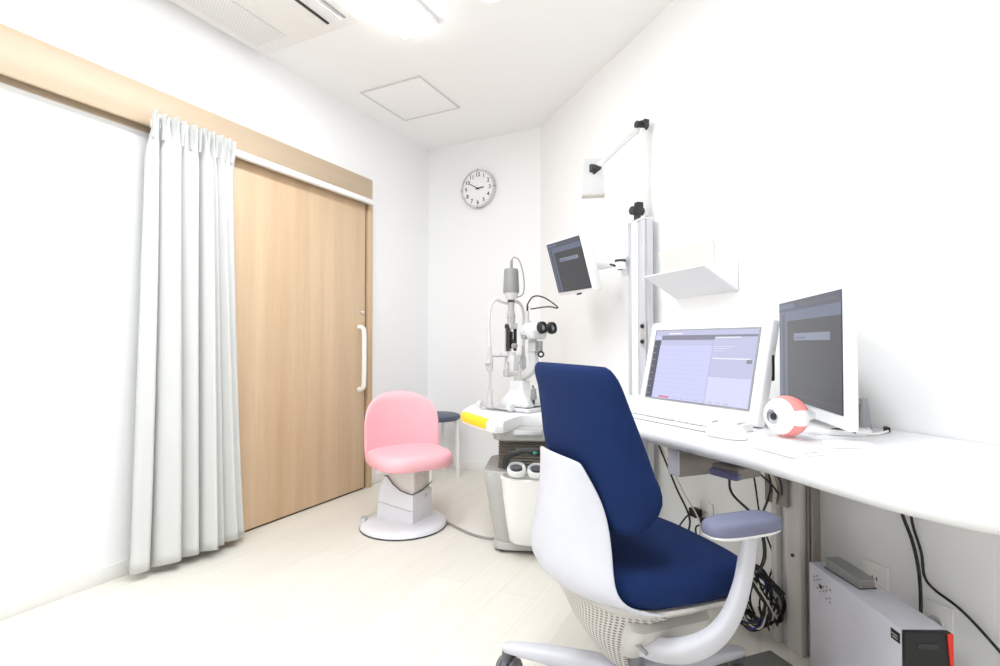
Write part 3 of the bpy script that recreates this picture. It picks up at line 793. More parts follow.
    bm = B_(); cyl(bm, (-.085, -.12, .275), (-.085, -.185, .273), .005); finish('tilt_lever', bm, M['grey'], t)
    # arms
    for s in (-1, 1):
        bm = B_()
        tube(bm, [(-.055, s*.10, .252), (-.035, s*.165, .262), (-.01, s*.225, .288), (.028, s*.262, .325), (.062, s*.276, .37), (.088, s*.281, .43), (.104, s*.283, .50), (.110, s*.283, .553)],
             [.030, .031, .029, .0255, .0225, .0205, .0185, .018, .018], seg=20, n=8, flat=(.72, 1.0), up=(0, 1, 0))
        arm = finish('arm', bm, M['shell'], t, smooth=60)
        pp = [(x+.089, y+s*.282) for x, y in sup(44, .094, .039, 3.6)]
        pp = [(x, s*.282+(y-s*.282)*(1.0 if x > .09 else 1-.25*((.09-x)/.11)**2)) for x, y in pp]
        bm = B_(); puck(bm, pp, [(.86, .548), (.97, .552), (.985, .560)]); finish('pad_base', bm, M['white'], t, smooth=50)
        bm = B_(); puck(bm, pp, [(.98, .556), (1.0, .561), (1.01, .567), (.99, .575), (.93, .581), (.6, .584), (.2, .584)]); finish('armrest_pad', bm, M['pad'], t, smooth=60)
    # gas lift and star base
    bm = B_(); cyl(bm, (0, 0, .07), (0, 0, .24), .026); cyl(bm, (0, 0, .10), (0, 0, .19), .033, bev=.003); finish('gas_lift', bm, M['grey'], t)
    bm = B_(); lathe(bm, [(0, .062), (.045, .062), (.052, .075), (.05, .115), (.036, .128), (0, .128)], 32); finish('hub', bm, M['shell'], t)
    for k in range(5):
        a = R(-3.5+72*k); ca, sa = math.cos(a), math.sin(a)
        def P(r, y, z): return (r*ca-y*sa, r*sa+y*ca, z)
        rings = []
        for r, w, zb, ztp in ((.03, .030, .070, .132), (.12, .029, .078, .130), (.22, .026, .086, .126), (.30, .022, .090, .119), (.340, .018, .092, .114), (.352, .010, .094, .110)):
            e = [(w*math.copysign(abs(math.cos(b))**.6, math.cos(b)), (zb+ztp)/2+(ztp-zb)/2*math.copysign(abs(math.sin(b))**.6, math.sin(b))) for b in [2*PI*i/16 for i in range(16)]]
            rings.append([P(r, y, z) for y, z in e])
        bm = B_(); loft(bm, rings); finish('leg', bm, M['shell'], t, smooth=50)
        ct = bpy.data.objects.new('caster', None)
        # caster as one mesh: fork plus twin wheels
        bm = B_(); cx, cy = .345, 0
        yaw = a+R([40, -60, 75, 10, -30][k])
        base = Vector(P(.342, 0, 0)); d = Vector((math.cos(yaw), math.sin(yaw), 0)); n_ = Vector((-d.y, d.x, 0))
        cyl(bm, base+Vector((0, 0, .064)), base+Vector((0, 0, .098)), .012)
        cw = base-d*.014+Vector((0, 0, .0342))
        for s in (-1, 1): cyl(bm, cw+n_*s*.008, cw+n_*s*.029, .034, bev=.006, seg=28)
        ft = finish('caster', bm, M['caster'], t, smooth=40)
        bm = B_(); loft(bm, [[cw+n_*yy+d*(.038*math.cos(b))+Vector((0, 0, .038*math.sin(b))) for b in [R(-20+200*i/14) for i in range(15)]] + [cw+n_*yy] for yy in (-.0075, .0075)])
        finish('caster_hood', bm, M['caster'], ft, smooth=40)
        bpy.data.objects.remove(ct)
make_chair()

# ------------------------------------------------------------------ pink patient stool
def make_pink():
    ang = R(-26.6)
    t = thing('patient_stool', 'pink vinyl patient stool with a low rounded backrest on a pale pedestal', 'stool', (-.507, 2.735, 0), 0)
    bm = B_(); lathe(bm, [(0, 0), (.222, 0), (.226, .004), (.222, .010)], 64); finish('base_gasket', bm, M['dark'], t)
    bm = B_(); lathe(bm, [(0, .008), (.224, .008), (.222, .020), (.208, .030), (.16, .036), (0, .038)], 64); finish('base_plate', bm, M['stoolgrey'], t, smooth=50)
    bm = B_(); box(bm, (-.205, -.02, .028), (.03, .05, .045), bev=.008); finish('foot_pedal', bm, M['silver'], t)
    c = Vector((.008, .026, 0))
    def F(x, y, z): 
        return Vector((c.x+x*math.cos(ang)-y*math.sin(ang), c.y+x*math.sin(ang)+y*math.cos(ang), z))
    # lower housing with slanted shoulder
    bm = B_()
    prof = [(-.128, .03), (.105, .03), (.105, .185), (.070, .188), (.03, .196), (-.02, .225), (-.055, .262), (-.075, .262), (-.105, .20), (-.12, .12)]
    loft(bm, [[F(x, -.085, z) for x, z in prof], [F(x, .085, z) for x, z in prof]]); finish('lower_housing', bm, M['stoolgrey'], t, smooth=25)
    bm = B_(); loft(bm, [[F(x, y, z) for x, y in rrect(.165, .145, .006, cx=.018)] for z in (.15, .31)]); finish('telescopic_cover', bm, mat('stool_ivory', (.80, .78, .74), .4), t, smooth=25)
    bm = B_()
    for k in range(8): 
        p = F(.102, -.055+.0157*k, .245); box(bm, p, (.003, .006, .11), rot=(0, 0, ang))
    finish('side_ribs', bm, M['stoolside'], t)
    # dark seam following the shoulder
    bm = B_(); tube(bm, [F(-.075, -.087, .264), F(-.055, -.087, .262), F(-.02, -.087, .226), F(.03, -.087, .197), F(.07, -.087, .189), F(.106, -.087, .186), F(.107, 0, .192), F(.107, .085, .215)], .0026, seg=6, smooth=False); finish('seam', bm, M['dark'], t)
    bm = B_(); tube(bm, [F(-.12, -.0865, .125), F(-.02, -.0865, .112), F(.105, -.0865, .10)], .0015, seg=6, smooth=False); finish('panel_line', bm, M['silver'], t)
    bm = B_(); box(bm, F(.1065, .035, .155), (.002, .022, .012), rot=(0, 0, ang)); finish('badge', bm, M['silver'], t)
    bm = B_(); cyl(bm, F(-.132, -.02, .075), F(-.15, -.02, .075), .012, bev=.002); finish('knob', bm, M['grey'], t)
    bm = B_(); cyl(bm, (0.02, .01, .305), (0.02, .01, .318), .11, bev=.003); finish('seat_plate', bm, M['dark'], t)
    # seat and back, facing
    fa = R(-59); sc_ = Vector((.03, -.005, 0))
    def G(x, y, z): return Vector((sc_.x+x*math.cos(fa)-y*math.sin(fa), sc_.y+x*math.sin(fa)+y*math.cos(fa), z))
    pts = []
    for k in range(48):
        a = 2*PI*k/48; cc, s = math.cos(a), math.sin(a)
        x = math.copysign(abs(cc)**.62, cc)*.205; y = math.copysign(abs(s)**.52, s)*.212
        if x > 0: y *= 1-.05*(x/.2)**2
        pts.append((x, y))
    bm = B_()
    loft(bm, [[G(x*s, y*s, z) for x, y in pts] for s, z in [(.80, .318), (.93, .320), (.99, .335), (1.0, .355), (.985, .375), (.94, .390), (.85, .398), (.6, .400), (.2, .398)]])
    o = finish('seat', bm, M['pink'], t, smooth=60); o.modifiers.new('s', 'SUBSURF').render_levels = 1
    # backrest: rounded arch pad curved round the sitter
    def half_w(z):
        zz = (z-.36)/.33
        return .198*(1-max(0., zz-.38)**2.6*2.0) if zz < 1 else .03
    rings = []
    for z in (.335, .345, .38, .43, .48, .53, .57, .605, .635, .658, .674, .685, .690):
        zz = max(0, min(1, (z-.36)/.33)); w = .212*math.sqrt(max(.05, 1-max(0, (zz-.38)/.625)**3.4)); th = .026 if z < .67 else .022-(z-.67)*.6
        if z < .35: w *= .97; th = .018
        ring = []
        for k in range(36):
            a = 2*PI*k/36; s = math.sin(a); cc = math.cos(a)
            y = w*math.copysign(abs(s)**.7, s); q = (abs(y)/.2)
            xm = -.178+.075*q**2.2-.05*(z-.36)
            ring.append(G(xm+th*math.copysign(abs(cc)**.7, cc), y, z))
        rings.append(ring)
    bm = B_(); loft(bm, rings); o = finish('backrest', bm, M['pink'], t, smooth=60); o.modifiers.new('s', 'SUBSURF').render_levels = 1
make_pink()
bm = B_(); tube(bm, [(-.345, 2.80, .03), (-.30, 2.78, .008), (-.22, 2.68, .006), (-.13, 2.58, .006), (-.04, 2.53, .006), (.03, 2.53, .02)], .0065, seg=8)
tag(finish('floor_cable', bm, M['cable']), 'grey power cable lying on the floor from the pink stool to the instrument table', 'cable')

# small round stool behind
t = thing('round_stool', 'round slate-blue stool with white tube legs behind the pink stool', 'stool', (-.455, 3.74, 0), R(12))
bm = B_(); lathe(bm, [(0, .405), (.150, .405), (.165, .412), (.170, .425), (.164, .440), (.145, .446), (0, .448)], 48); finish('seat', bm, M['navyseat'], t, smooth=50)
for k in range(4):
    a = R(-22+90*k); bm = B_()
    tube(bm, [(.09*math.cos(a), .09*math.sin(a), .402), (.125*math.cos(a), .125*math.sin(a), .400), (.146*math.cos(a), .146*math.sin(a), .380), (.152*math.cos(a), .152*math.sin(a), .34), (.154*math.cos(a), .154*math.sin(a), .15), (.156*math.cos(a), .156*math.sin(a), .004)], .0135, seg=12)
    lg = finish('leg', bm, M['white'], t)
    bm = B_(); cyl(bm, (.156*math.cos(a), .156*math.sin(a), 0), (.156*math.cos(a), .156*math.sin(a), .018), .0155); finish('rubber_foot', bm, M['ivory'], lg)

# ------------------------------------------------------------------ instrument table
def make_table():
    t = thing('instrument_table', 'white instrument table on a grey bellows pedestal with a yellow corner', 'table', (.17, 2.50, 0), R(-6))
    TL = Matrix.Rotation(-R(-6), 4, 'Z') @ Matrix.Translation((-.17, -2.50, 0))
    def W(x, y, z=0): return TL @ Vector((x, y, z))
    # top: outline in plan
    out = crom([(-.022, 2.262), (-.075, 2.33), (-.165, 2.50), (-.195, 2.60), (-.19, 2.72), (-.165, 2.90), (-.12, 2.955), (.0, 2.97), (.30, 2.95), (.50, 2.92), (.54, 2.85), (.54, 2.55), (.50, 2.43), (.40, 2.37),
                (.32, 2.42), (.22, 2.50), (.11, 2.48), (.055, 2.37), (.015, 2.275)], 5)
    poly = [(W(p.x, p.y).x, W(p.x, p.y).y) for p in out]
    cen = (W(.17, 2.68).x, W(.17, 2.68).y)
    bm = B_(); puck(bm, poly, [(.93, .560), (.985, .562), (1.0, .572), (1.0, .600), (.99, .609), (.965, .612)], centre=cen); finish('table_top', bm, M['white'], t, smooth=40)
    # yellow pad wrapping the near left corner
    bm = B_()
    edge = [(-.060, 2.312), (-.088, 2.355), (-.120, 2.415), (-.150, 2.475), (-.174, 2.53), (-.190, 2.585)]
    r0, r1, r2 = [], [], []
    def ins(p, k): return (p[0]+(.17-p[0])*k, p[1]+(2.68-p[1])*k)
    prof = [(-.014, .5745), (-.020, .590), (-.012, .606), (.015, .6145), (.085, .6150)]
    wd = [.5, .9, 1, 1, .9, .5]
    rings = []
    for (p, w_) in zip(edge, wd):
        rings.append([W(*ins(p, k*(w_ if k > 0 else 1)), z) for k, z in prof] + [W(*ins(p, .03), .59)])
    loft(bm, rings); finish('corner_pad', bm, M['yellow'], t, smooth=60)
    # frame collar
    bm = B_()
    loft(bm, [[(x, y+.03, z) for x, y in rrect(w_, h_, .05)] for w_, h_, z in ((.36, .31, .505), (.385, .335, .512), (.40, .35, .545), (.39, .34, .562))]); finish('collar', bm, M['greymetal'], t, smooth=40)
    bm = B_(); box(bm, (-.03, -.148, .548), (.13, .012, .022), bev=.003); finish('collar_inset', bm, M['silver'], t)
    # bellows
    prof = []
    rings = []
    nb = 12
    for k in range(nb*2+1):
        z = .345+(.510-.345)*k/(nb*2); g = .022 if k % 2 else 0
        ff = 1+.06*max(0, (1-k/(nb*2))-.6)
        rings.append([(x, y+.03, z) for x, y in rrect((.345-g)*ff, (.285-g)*ff, .05)])
    bm = B_(); loft(bm, rings); finish('bellows', bm, M['bellows'], t, smooth=0)
    # pedestal body: tapers to the floor
    bm = B_()
    loft(bm, [[(x+.0, y+.02, z) for x, y in rrect(w_, h_, .06)] for w_, h_, z in ((.36, .30, .012), (.365, .31, .04), (.375, .32, .06), (.41, .335, .16), (.455, .36, .30), (.475, .37, .366), (.465, .36, .374), (.37, .30, .372))])
    finish('pedestal', bm, M['greymetal'], t, smooth=50)
    bm = B_(); loft(bm, [[(x+.0, y+.015, z) for x, y in rrect(w_, h_, .06)] for w_, h_, z in ((.37, .315, .012), (.385, .33, .018), (.385, .33, .034), (.37, .318, .048))]); finish('foot_skirt', bm, M['greymetal'], t, smooth=50)
    for x, y in ((-.15, -.115), (.15, -.115), (-.15, .14), (.15, .14)):
        bm = B_(); cyl(bm, (x-.01, y, .011), (x+.01, y, .011), .011); finish('caster', bm, M['dark'], t)
    bm = B_(); m_ = Matrix.Translation((-.226, -.05, .315)) @ Matrix.Rotation(R(-90), 4, 'Y')
    lathe(bm, [(0, 0), (.019, 0), (.019, .006), (.014, .008), (0, .008)], 24, m_); finish('green_button', bm, M['green'], t)
    bm = B_(); box(bm, (-.212, -.04, .20), (.008, .05, .05), bev=.003); box(bm, (-.222, -.04, .26), (.006, .045, .006)); finish('side_panel', bm, M['silver'], t)
make_table()
# front bin hung on the pedestal
t = thing('accessory_bin', 'white tapered bin in front of the instrument pedestal holding head-strap goggles', 'bin', (.203, 2.50, 0), R(-6))
def binring(s, z, dy=0, th=0):
    out = []
    for k in range(29):
        a = R(180+180*k/28); c, s_ = math.cos(a), math.sin(a)
        out.append((math.copysign(abs(c)**.55, c)*(.178-th)*s, -.172-(abs(s_)**.7)*(.095-th+dy), z))
    out += [((.178-th)*s, -.168+th, z), (-(.178-th)*s, -.168+th, z)]
    return out
bm = B_(); loft(bm, [binring(.70, .062, -.055), binring(.80, .075, -.04), binring(.88, .16, -.03), binring(.96, .27, -.01), binring(1.0, .345, 0), binring(1.03, .362, .004), binring(1.0, .366, 0, .006), binring(.97, .34, 0, .010), binring(.86, .16, -.03, .010), binring(.78, .09, -.04, .01)])
finish('body', bm, M['ivory'], t, smooth=50)

def goggles(x, y, z, rz, label, strap):
    t = thing('strap_goggles', label, 'goggles', (x, y, z), rz, None); t.rotation_euler = (R(38), 0, rz); t.scale = (1.12, 1.12, 1.12)
    for s in (-1, 1):
        bm = B_(); puck(bm, sup(28, .036, .028, 2.3), [(1, 0), (1.04, .010), (1, .024), (.88, .030), (.80, .026), (.78, .018)], mtx=Matrix.Translation((s*.040, 0, 0))); cup = finish('eye_cup', bm, M['white'], t, smooth=50)
        bm = B_(); puck(bm, sup(24, .024, .014, 2.), [(1, .018), (1, .028), (.9, .030)], mtx=Matrix.Translation((s*.040, 0, 0))); finish('eye_pad', bm, M['dark'], cup)
    bm = B_(); tube(bm, strap, .011, seg=10, flat=(.45, 1.1)); finish('strap', bm, M['black'], t)
    bm = B_(); box(bm, strap[len(strap)//2], (.016, .020, .010), bev=.003, rot=(0, .2, .4)); finish('buckle', bm, M['green'], t)
goggles(.118, 2.262, .394, R(-12), 'white goggles with a black strap lying at the left in the pedestal bin',
        [(-.085, .0, .015), (-.075, .03, .05), (-.02, .05, .065), (.03, .05, .06), (.06, .055, .05), (.08, .01, .03)])
goggles(.278, 2.262, .388, R(14), 'white goggles with a dark pad nearest the chair in the pedestal bin',
        [(-.09, .0, .015), (-.06, -.045, .035), (-.02, .0, .055), (.02, .06, .065), (.07, .07, .06), (.09, .03, .03)])

# ------------------------------------------------------------------ slit lamp
def make_slit():
    O = Vector((.075, 2.72, .6135)); ang = R(-42)
    t = thing('slit_lamp', 'white slit-lamp microscope with chin-rest frame on the instrument table', 'slit lamp', O, ang)
    # local x = toward examiner, local y = across, z up
    def Wp(x, y, z): return to_local(t, (x, y, z))
    # base with rails
    bm = B_(); box(bm, (.03, 0, .010), (.30, .20, .018), bev=.005); finish('rail_base', bm, M['lampwhite'], t)
    for s in (-1, 1):
        bm = B_(); cyl(bm, (-.12, s*.13, .022), (.08, s*.13, .022), .011); o = finish('rail', bm, M['silver'], t)
        for x in (-.125, .085):
            bm = B_(); cyl(bm, (x-.012, s*.13, .024), (x+.012, s*.13, .024), .019, bev=.003); finish('rail_cap', bm, M['lampwhite'], o)
    bm = B_(); cyl(bm, (-.02, -.16, .024), (-.02, .16, .024), .007); finish('cross_axle', bm, M['silver'], t)
    bm = B_(); puck(bm, rrect(.20, .155, .02, cx=.05), [(1, .022), (1, .034), (.82, .060), (.55, .085), (.45, .11), (.42, .15)], centre=(.03, 0)); finish('carriage', bm, M['lampwhite'], t, smooth=40)
    bm = B_(); box(bm, (.05, 0, .020), (.215, .165, .003)); finish('carriage_shadow_line', bm, M['dark'], t)  # dark strip painted for the shadow line along the base
    # chin-rest frame: two posts and an arch
    L = Wp(-.042, 2.60, 0); Rr = Wp(.128, 2.80, 0)
    L = Vector((-.05, -.135, 0)); Rr = Vector((-.05, .135, 0))
    for P_, nm in ((L, 'a'), (Rr, 'b')):
        bm = B_(); cyl(bm, (P_.x, P_.y, .02), (P_.x, P_.y, .26), .0085); cyl(bm, (P_.x, P_.y, .02), (P_.x, P_.y, .10), .014)
        cyl(bm, (P_.x, P_.y, .20), (P_.x, P_.y, .27), .017, bev=.003); cyl(bm, (P_.x, P_.y, .255), (P_.x, P_.y, .33), .0125, .009); finish('frame_post', bm, M['lampivory'], t)
        bm = B_(); cyl(bm, (P_.x-.01, P_.y-.018, .235), (P_.x+.01, P_.y-.018, .235), .009); finish('post_knob', bm, M['silver'], t)
    bm = B_(); tube(bm, [(L.x, L.y, .32), (L.x, L.y-.008, .42), (L.x, L.y-.004, .50), (L.x, L.y+.012, .545), (L.x, L.y+.05, .570), (L.x, -.03, .560), (L.x, 0, .557), (L.x, .03, .560), (L.x, Rr.y-.05, .570), (L.x, Rr.y-.012, .545), (L.x, Rr.y+.004, .50), (L.x, Rr.y+.008, .42), (L.x, Rr.y, .32)], .0088, seg=12); finish('forehead_arch', bm, M['lampwhite'], t)
    bm = B_(); box(bm, (L.x, 0, .275), (.012, .27, .010), bev=.003); finish('cross_bar', bm, M['silver'], t)
    bm = B_(); puck(bm, sup(28, .030, .045, 2.4), [(.9, .275), (1, .280), (1, .292), (.85, .288)], centre=(0, 0), mtx=Matrix.Translation((L.x+.005, 0, 0))); cyl(bm, (L.x, 0, .205), (L.x, 0, .28), .014); finish('chin_rest', bm, M['lampwhite'], t)
    bm = B_(); cyl(bm, (L.x, 0, .165), (L.x, 0, .205), .020, bev=.003); finish('chin_rest_knob', bm, M['silver'], t)
    bm = B_(); cyl(bm, (.055, -.05, .33), (.055, -.075, .33), .013, bev=.002); finish('side_knob', bm, M['grey'], t)
    # illumination tower
    bx, by = -.025, .005
    bm = B_(); cyl(bm, (.04, 0, .14), (.04, 0, .175), .032, bev=.004); box(bm, (.015, 0, .185), (.09, .05, .03), bev=.006); finish('swivel_base', bm, M['greymetal'], t)
    bm = B_(); box(bm, (bx+.02, by, .235), (.035, .05, .09), bev=.006); cyl(bm, (bx, by, .24), (bx, by, .30), .026, bev=.003); finish('tower_foot', bm, M['lampwhite'], t)
    bm = B_(); 
    for s in (-1, 1): box(bm, (bx+.002, by+s*.029, .365), (.020, .008, .125), bev=.002)
    finish('tower_side_plate', bm, M['dark'], t)
    bm = B_(); box(bm, (bx-.024, by, .365), (.008, .05, .13), bev=.002); finish('tower_spine', bm, M['lampwhite'], t)
    bm = B_(); box(bm, (bx, by, .34), (.026, .026, .05), bev=.003); cyl(bm, (bx, by, .36), (bx, by, .405), .009); cyl(bm, (bx-.012, by-.02, .33), (bx-.012, by+.02, .33), .010); finish('mirror_unit', bm, M['black'], t)
    bm = B_(); box(bm, (bx, by, .435), (.044, .056, .030), bev=.004); finish('slit_unit', bm, M['silver'], t)
    for s in (-1, 1):
        bm = B_(); cyl(bm, (bx-.002, by+s*.028, .432), (bx-.002, by+s*.038, .432), .012); finish('slit_knob', bm, M['dark'], t)
    bm = B_(); cyl(bm, (bx, by, .45), (bx, by, .505), .021, bev=.002); cyl(bm, (bx, by, .502), (bx, by, .562), .017, bev=.002); cyl(bm, (bx, by, .478), (bx, by, .486), .0235, bev=.001); finish('illumination_tube', bm, M['greymetal'], t)
    bm = B_(); cyl(bm, (bx, by, .560), (bx, by, .575), .0185, bev=.001); finish('filter_ring', bm, M['dark'], t)
    bm = B_(); lathe(bm, [(0, .573), (.022, .573), (.030, .585), (.038, .606), (.038, .612), (0, .612)], 32, Matrix.Translation((bx, by, 0))); finish('lamp_socket', bm, M['lampwhite'], t, smooth=50)
    bm = B_(); lathe(bm, [(0, .610), (.042, .610), (.043, .616), (.042, .640), (.042, .643), (.038, .730), (.035, .738), (0, .740)], 36, Matrix.Translation((bx, by, 0))); finish('lamp_housing', bm, M['lamp_grey'], t, smooth=50)
    bm = B_(); cyl(bm, (bx, by, .738), (bx+.002, by, .785), .0085, .0065); finish('strain_relief', bm, M['lamp_grey'], t)
    bm = B_(); tube(bm, [(bx+.002, by, .78), (bx+.012, by+.006, .80), (bx+.035, by+.022, .785), (bx+.052, by+.036, .715), (bx+.056, by+.040, .64), (bx+.045, by+.036, .60), (bx+.018, by+.016, .585)], .0032, seg=8); finish('lamp_cord', bm, M['cable'], t)
    # microscope arm and body
    mx = .125
    bm = B_(); tube(bm, [(.04, 0, .175), (.085, .0, .185), (mx+.005, 0, .23), (mx, 0, .31), (mx, 0, .37), (mx-.01, 0, .41)], [.022, .024, .024, .022, .022, .02], seg=16, flat=(1, .85)); finish('microscope_arm', bm, M['lampivory'], t, smooth=60)
    bm = B_(); cyl(bm, (mx-.045, -.0, .405), (mx+.050, 0, .405), .044, .042, bev=.006, seg=28); box(bm, (mx+.015, 0, .40), (.075, .125, .075), bev=.022, seg=4)
    cyl(bm, (mx-.068, 0, .405), (mx-.04, 0, .405), .026, .036); finish('microscope_body', bm, M['lampwhite'], t, smooth=50)
    bm = B_(); cyl(bm, (mx-.005, -.055, .375), (mx-.005, -.076, .375), .013, bev=.002); finish('magnification_knob', bm, M['grey'], t)
    bm = B_(); box(bm, (mx+.01, -.01, .325), (.045, .03, .05), bev=.005); finish('breath_shield_mount', bm, M['lampivory'], t)
    for s in (-1, 1):
        bm = B_(); cyl(bm, (mx+.03, s*.038, .408), (mx+.075, s*.040, .418), .024, .022, bev=.002); tb = finish('eyepiece', bm, M['lampwhite'], t, smooth=40)
        bm = B_(); lathe(bm, [(0, 0), (.020, 0), (.027, .006), (.028, .016), (.026, .026), (.019, .029), (.016, .026), (.0155, .018), (0, .018)], 28, Matrix.Translation((mx+.073, s*.040, .418)) @ Matrix.Rotation(R(82), 4, 'Y') @ Matrix.Scale(1.12, 4)); finish('eyecup', bm, M['black'], tb, smooth=50)
        bm = B_(); lathe(bm, [(0, .019), (.010, .019), (.012, .021), (.0135, .019), (0, .0185)], 24, Matrix.Translation((mx+.073, s*.040, .418)) @ Matrix.Rotation(R(82), 4, 'Y') @ Matrix.Scale(1.12, 4)); finish('lens', bm, M['grey'], tb)
    bm = B_(); tube(bm, [(mx-.045, .01, .520), (mx-.044, .012, .545), (mx-.02, .03, .585), (mx+.03, .05, .580), (mx+.095, .07, .535), (mx+.10, .07, .522), (mx+.06, .05, .530), (mx-.025, .012, .520)], .0038, seg=8); finish('microscope_cord', bm, M['dark'], t)
    bm = B_(); cyl(bm, (mx-.045, .01, .505), (mx-.0445, .012, .535), .0055); finish('cord_plug', bm, M['black'], t)
    bm = B_(); cyl(bm, (mx-.045, .01, .42), (mx-.045, .01, .510), .010, bev=.002); cyl(bm, (mx-.045, .01, .44), (mx-.045, .01, .46), .017, bev=.002); finish('cord_post', bm, M['lampivory'], t)
    # joystick
    bm = B_(); lathe(bm, [(0, 0), (.015, 0), (.017, .01), (.013, .05), (.010, .055), (0, .057)], 24, Matrix.Translation((.145, -.02, .060))); finish('joystick', bm, M['lamp_grey'], t, smooth=50)
    bm = B_(); cyl(bm, (.145, -.02, .03), (.145, -.02, .062), .006); cyl(bm, (.145, -.02, .112), (.14, -.02, .13), .004); finish('joystick_stem', bm, M['dark'], t)
    # tonometer post with small black ring
    bm = B_(); cyl(bm, (mx+.050, -.005, .280), (mx+.050, -.005, .355), .013, bev=.002); finish('drum_post', bm, M['lamp_grey'], t)
    bm = B_(); m_ = Matrix.Translation((mx+.061, -.013, .288)) @ Matrix.Rotation(R(42), 4, 'Z') @ Matrix.Rotation(R(90), 4, 'X')
    lathe(bm, [(0, 0), (.017, 0), (.017, .008), (0, .008)], 28, m_); dk = finish('drum_dial', bm, M['black'], t)
    bm = B_(); lathe(bm, [(0, .008), (.008, .008), (.008, .0095), (0, .0095)], 24, m_); finish('dial_centre', bm, M['lampwhite'], dk)
    bm = B_(); tube(bm, [(.155, -.03, .026), (.20, -.035, .03), (.235, -.01, .006), (.30, .02, .003)], .0025, seg=6); finish('base_cord', bm, M['dark'], t)
make_slit()

# ------------------------------------------------------------------ computer tower under the desk
def make_pc():
    t = thing('computer_tower', 'pale slim computer tower with a black front panel on the floor under the desk', 'computer tower', (.871, 1.127, 0), R(-1))
    w, h, L = .098, .338, .345
    bm = B_(); box(bm, (w/2, L/2+.006, .006+h/2-.003), (w, L, h-.006), bev=.003); finish('case', bm, M['pcwhite'], t)
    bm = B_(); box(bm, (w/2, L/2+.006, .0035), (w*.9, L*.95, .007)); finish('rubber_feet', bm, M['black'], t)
    bm = B_(); box(bm, (w/2, -.0, h/2+.002), (w, .012, h-.006), bev=.003); finish('front_panel', bm, M['black'], t)
    bm = B_(); box(bm, (w/2-.003, -.0075, h-.03), (w*.45, .002, .012), bev=.0005); finish('drive_slot', bm, M['dark'], t)
    bm = B_(); loft(bm, [[(w-.010, -.0085, h-.004), (w+.002, -.0085, h-.004), (w+.002, .002, h-.004), (w-.010, .002, h-.004)], [(w-.004, -.0085, h-.085), (w+.002, -.0085, h-.085), (w+.002, .002, h-.085), (w-.004, .002, h-.085)]]); finish('red_stripe', bm, M['red'], t, smooth=0)
    bm = B_(); box(bm, (w*.77, -.0072, h-.085), (.010, .002, .008)); box(bm, (w*.77, -.0072, h-.095), (.020, .002, .003)); finish('maker_mark', bm, M['silver'], t)
    bm = B_(); box(bm, (-.0007, .022, h-.024), (.0015, .026, .022)); lb = finish('side_label', bm, M['black'], t)
    bm = B_(); box(bm, (-.0017, .024, h-.022), (.0006, .018, .002)); box(bm, (-.0017, .022, h-.028), (.0006, .014, .002)); finish('label_text', bm, M['silver'], lb)
    bm = B_()
    for i in range(6):
        for j in range(4):
            if (i+j) % 3 == 0: continue
            box(bm, (-.0006, L-.02-.014*i, h-.02-.011*j-.003*i), (.0014, .006, .0035))
    finish('vent_slots', bm, M['steel'], t, smooth=0)
    bm = B_(); box(bm, (-.001, L-.05, h-.045), (.002, .010, .010)); finish('lock_port', bm, M['dark'], t)
    bm = B_(); box(bm, (w/2, L+.009, .17), (w*.8, .008, .26)); finish('rear_panel', bm, M['steel'], t)
make_pc()
t = thing('router_box', 'small dark grey network box lying on top of the computer tower', 'router', (.922, 1.375, .3375), R(4))
bm = B_()
loft(bm, [[(x, y, z) for x, y in rrect(.042, .125, .006)] for z in (.001, .004)] + [[(x, y, z+y*.04) for x, y in rrect(.042, .125, .006)] for z in (.024, .027)]); finish('body', bm, M['router'], t, smooth=30)
bm = B_(); box(bm, (0, -.063, .011), (.036, .002, .012)); finish('port_face', bm, M['steel'], t)
bm = B_(); box(bm, (0, 0, .0015), (.046, .129, .002)); finish('base_edge', bm, M['dark'], t)

# ------------------------------------------------------------------ cables and outlets
def cable(name, pts, r, m, label, group=None, plug=None):
    bm = B_(); tube(bm, pts, r, seg=8, n=8); o = finish(name, bm, M[m] if isinstance(m, str) else m)
    return tag(o, label, 'cable', group)
cable('power_cable', [rp(2.375, -.03, .66), rp(2.385, -.03, .52), rp(2.415, -.03, .43), rp(2.43, -.03, .34), rp(2.43, -.03, .20), rp(2.42, -.03, .01)], .0042, 'black', 'thicker black cable dropping straight down the wall behind the computer tower')
cable('screen_cable', [rp(2.398, -.02, .66), rp(2.405, -.02, .50), rp(2.425, -.015, .41), rp(2.432, -.015, .35), rp(2.455, -.015, .325), rp(2.52, -.02, .30), rp(2.60, -.02, .235), rp(2.75, -.02, .10), rp(2.85, -.02, .01)], .0034, 'black', 'thin black cable curving off along the wall to the right of the computer tower')
def outlet(u, z, label, n=2):
    t = thing('wall_outlet', label, 'outlet', rp(u, -.001, z), RW)
    bm = B_(); box(bm, (0, -.004, 0), (.07, .008, .118), bev=.002); finish('cover_plate', bm, M['ivory'], t)
    for k in range(n):
        bm = B_(); zz = (k-(n-1)/2)*.036
        for s in (-1, 1): box(bm, (s*.006, -.0085, zz), (.0022, .002, .010))
        finish('socket', bm, M['dark'], t)
    return t
outlet(2.30, .27, 'white wall outlet plate behind the computer tower')
outlet(1.63, .25, 'white wall outlet with black plugs behind the office chair')
t = thing('wall_outlet', 'white wall outlet with a round socket at the right of the computer tower', 'outlet', rp(2.455, -.001, .235), RW)
bm = B_(); box(bm, (0, -.004, 0), (.07, .008, .11), bev=.002); finish('cover_plate', bm, M['ivory'], t)
bm = B_(); cyl(bm, (0, -.008, 0), (0, -.016, 0), .022, bev=.002); finish('round_socket', bm, M['silver'], t)
bm = B_(); cyl(bm, (0, -.016, -.002), (0, -.045, -.006), .008, bev=.002); finish('round_plug', bm, M['black'], t)
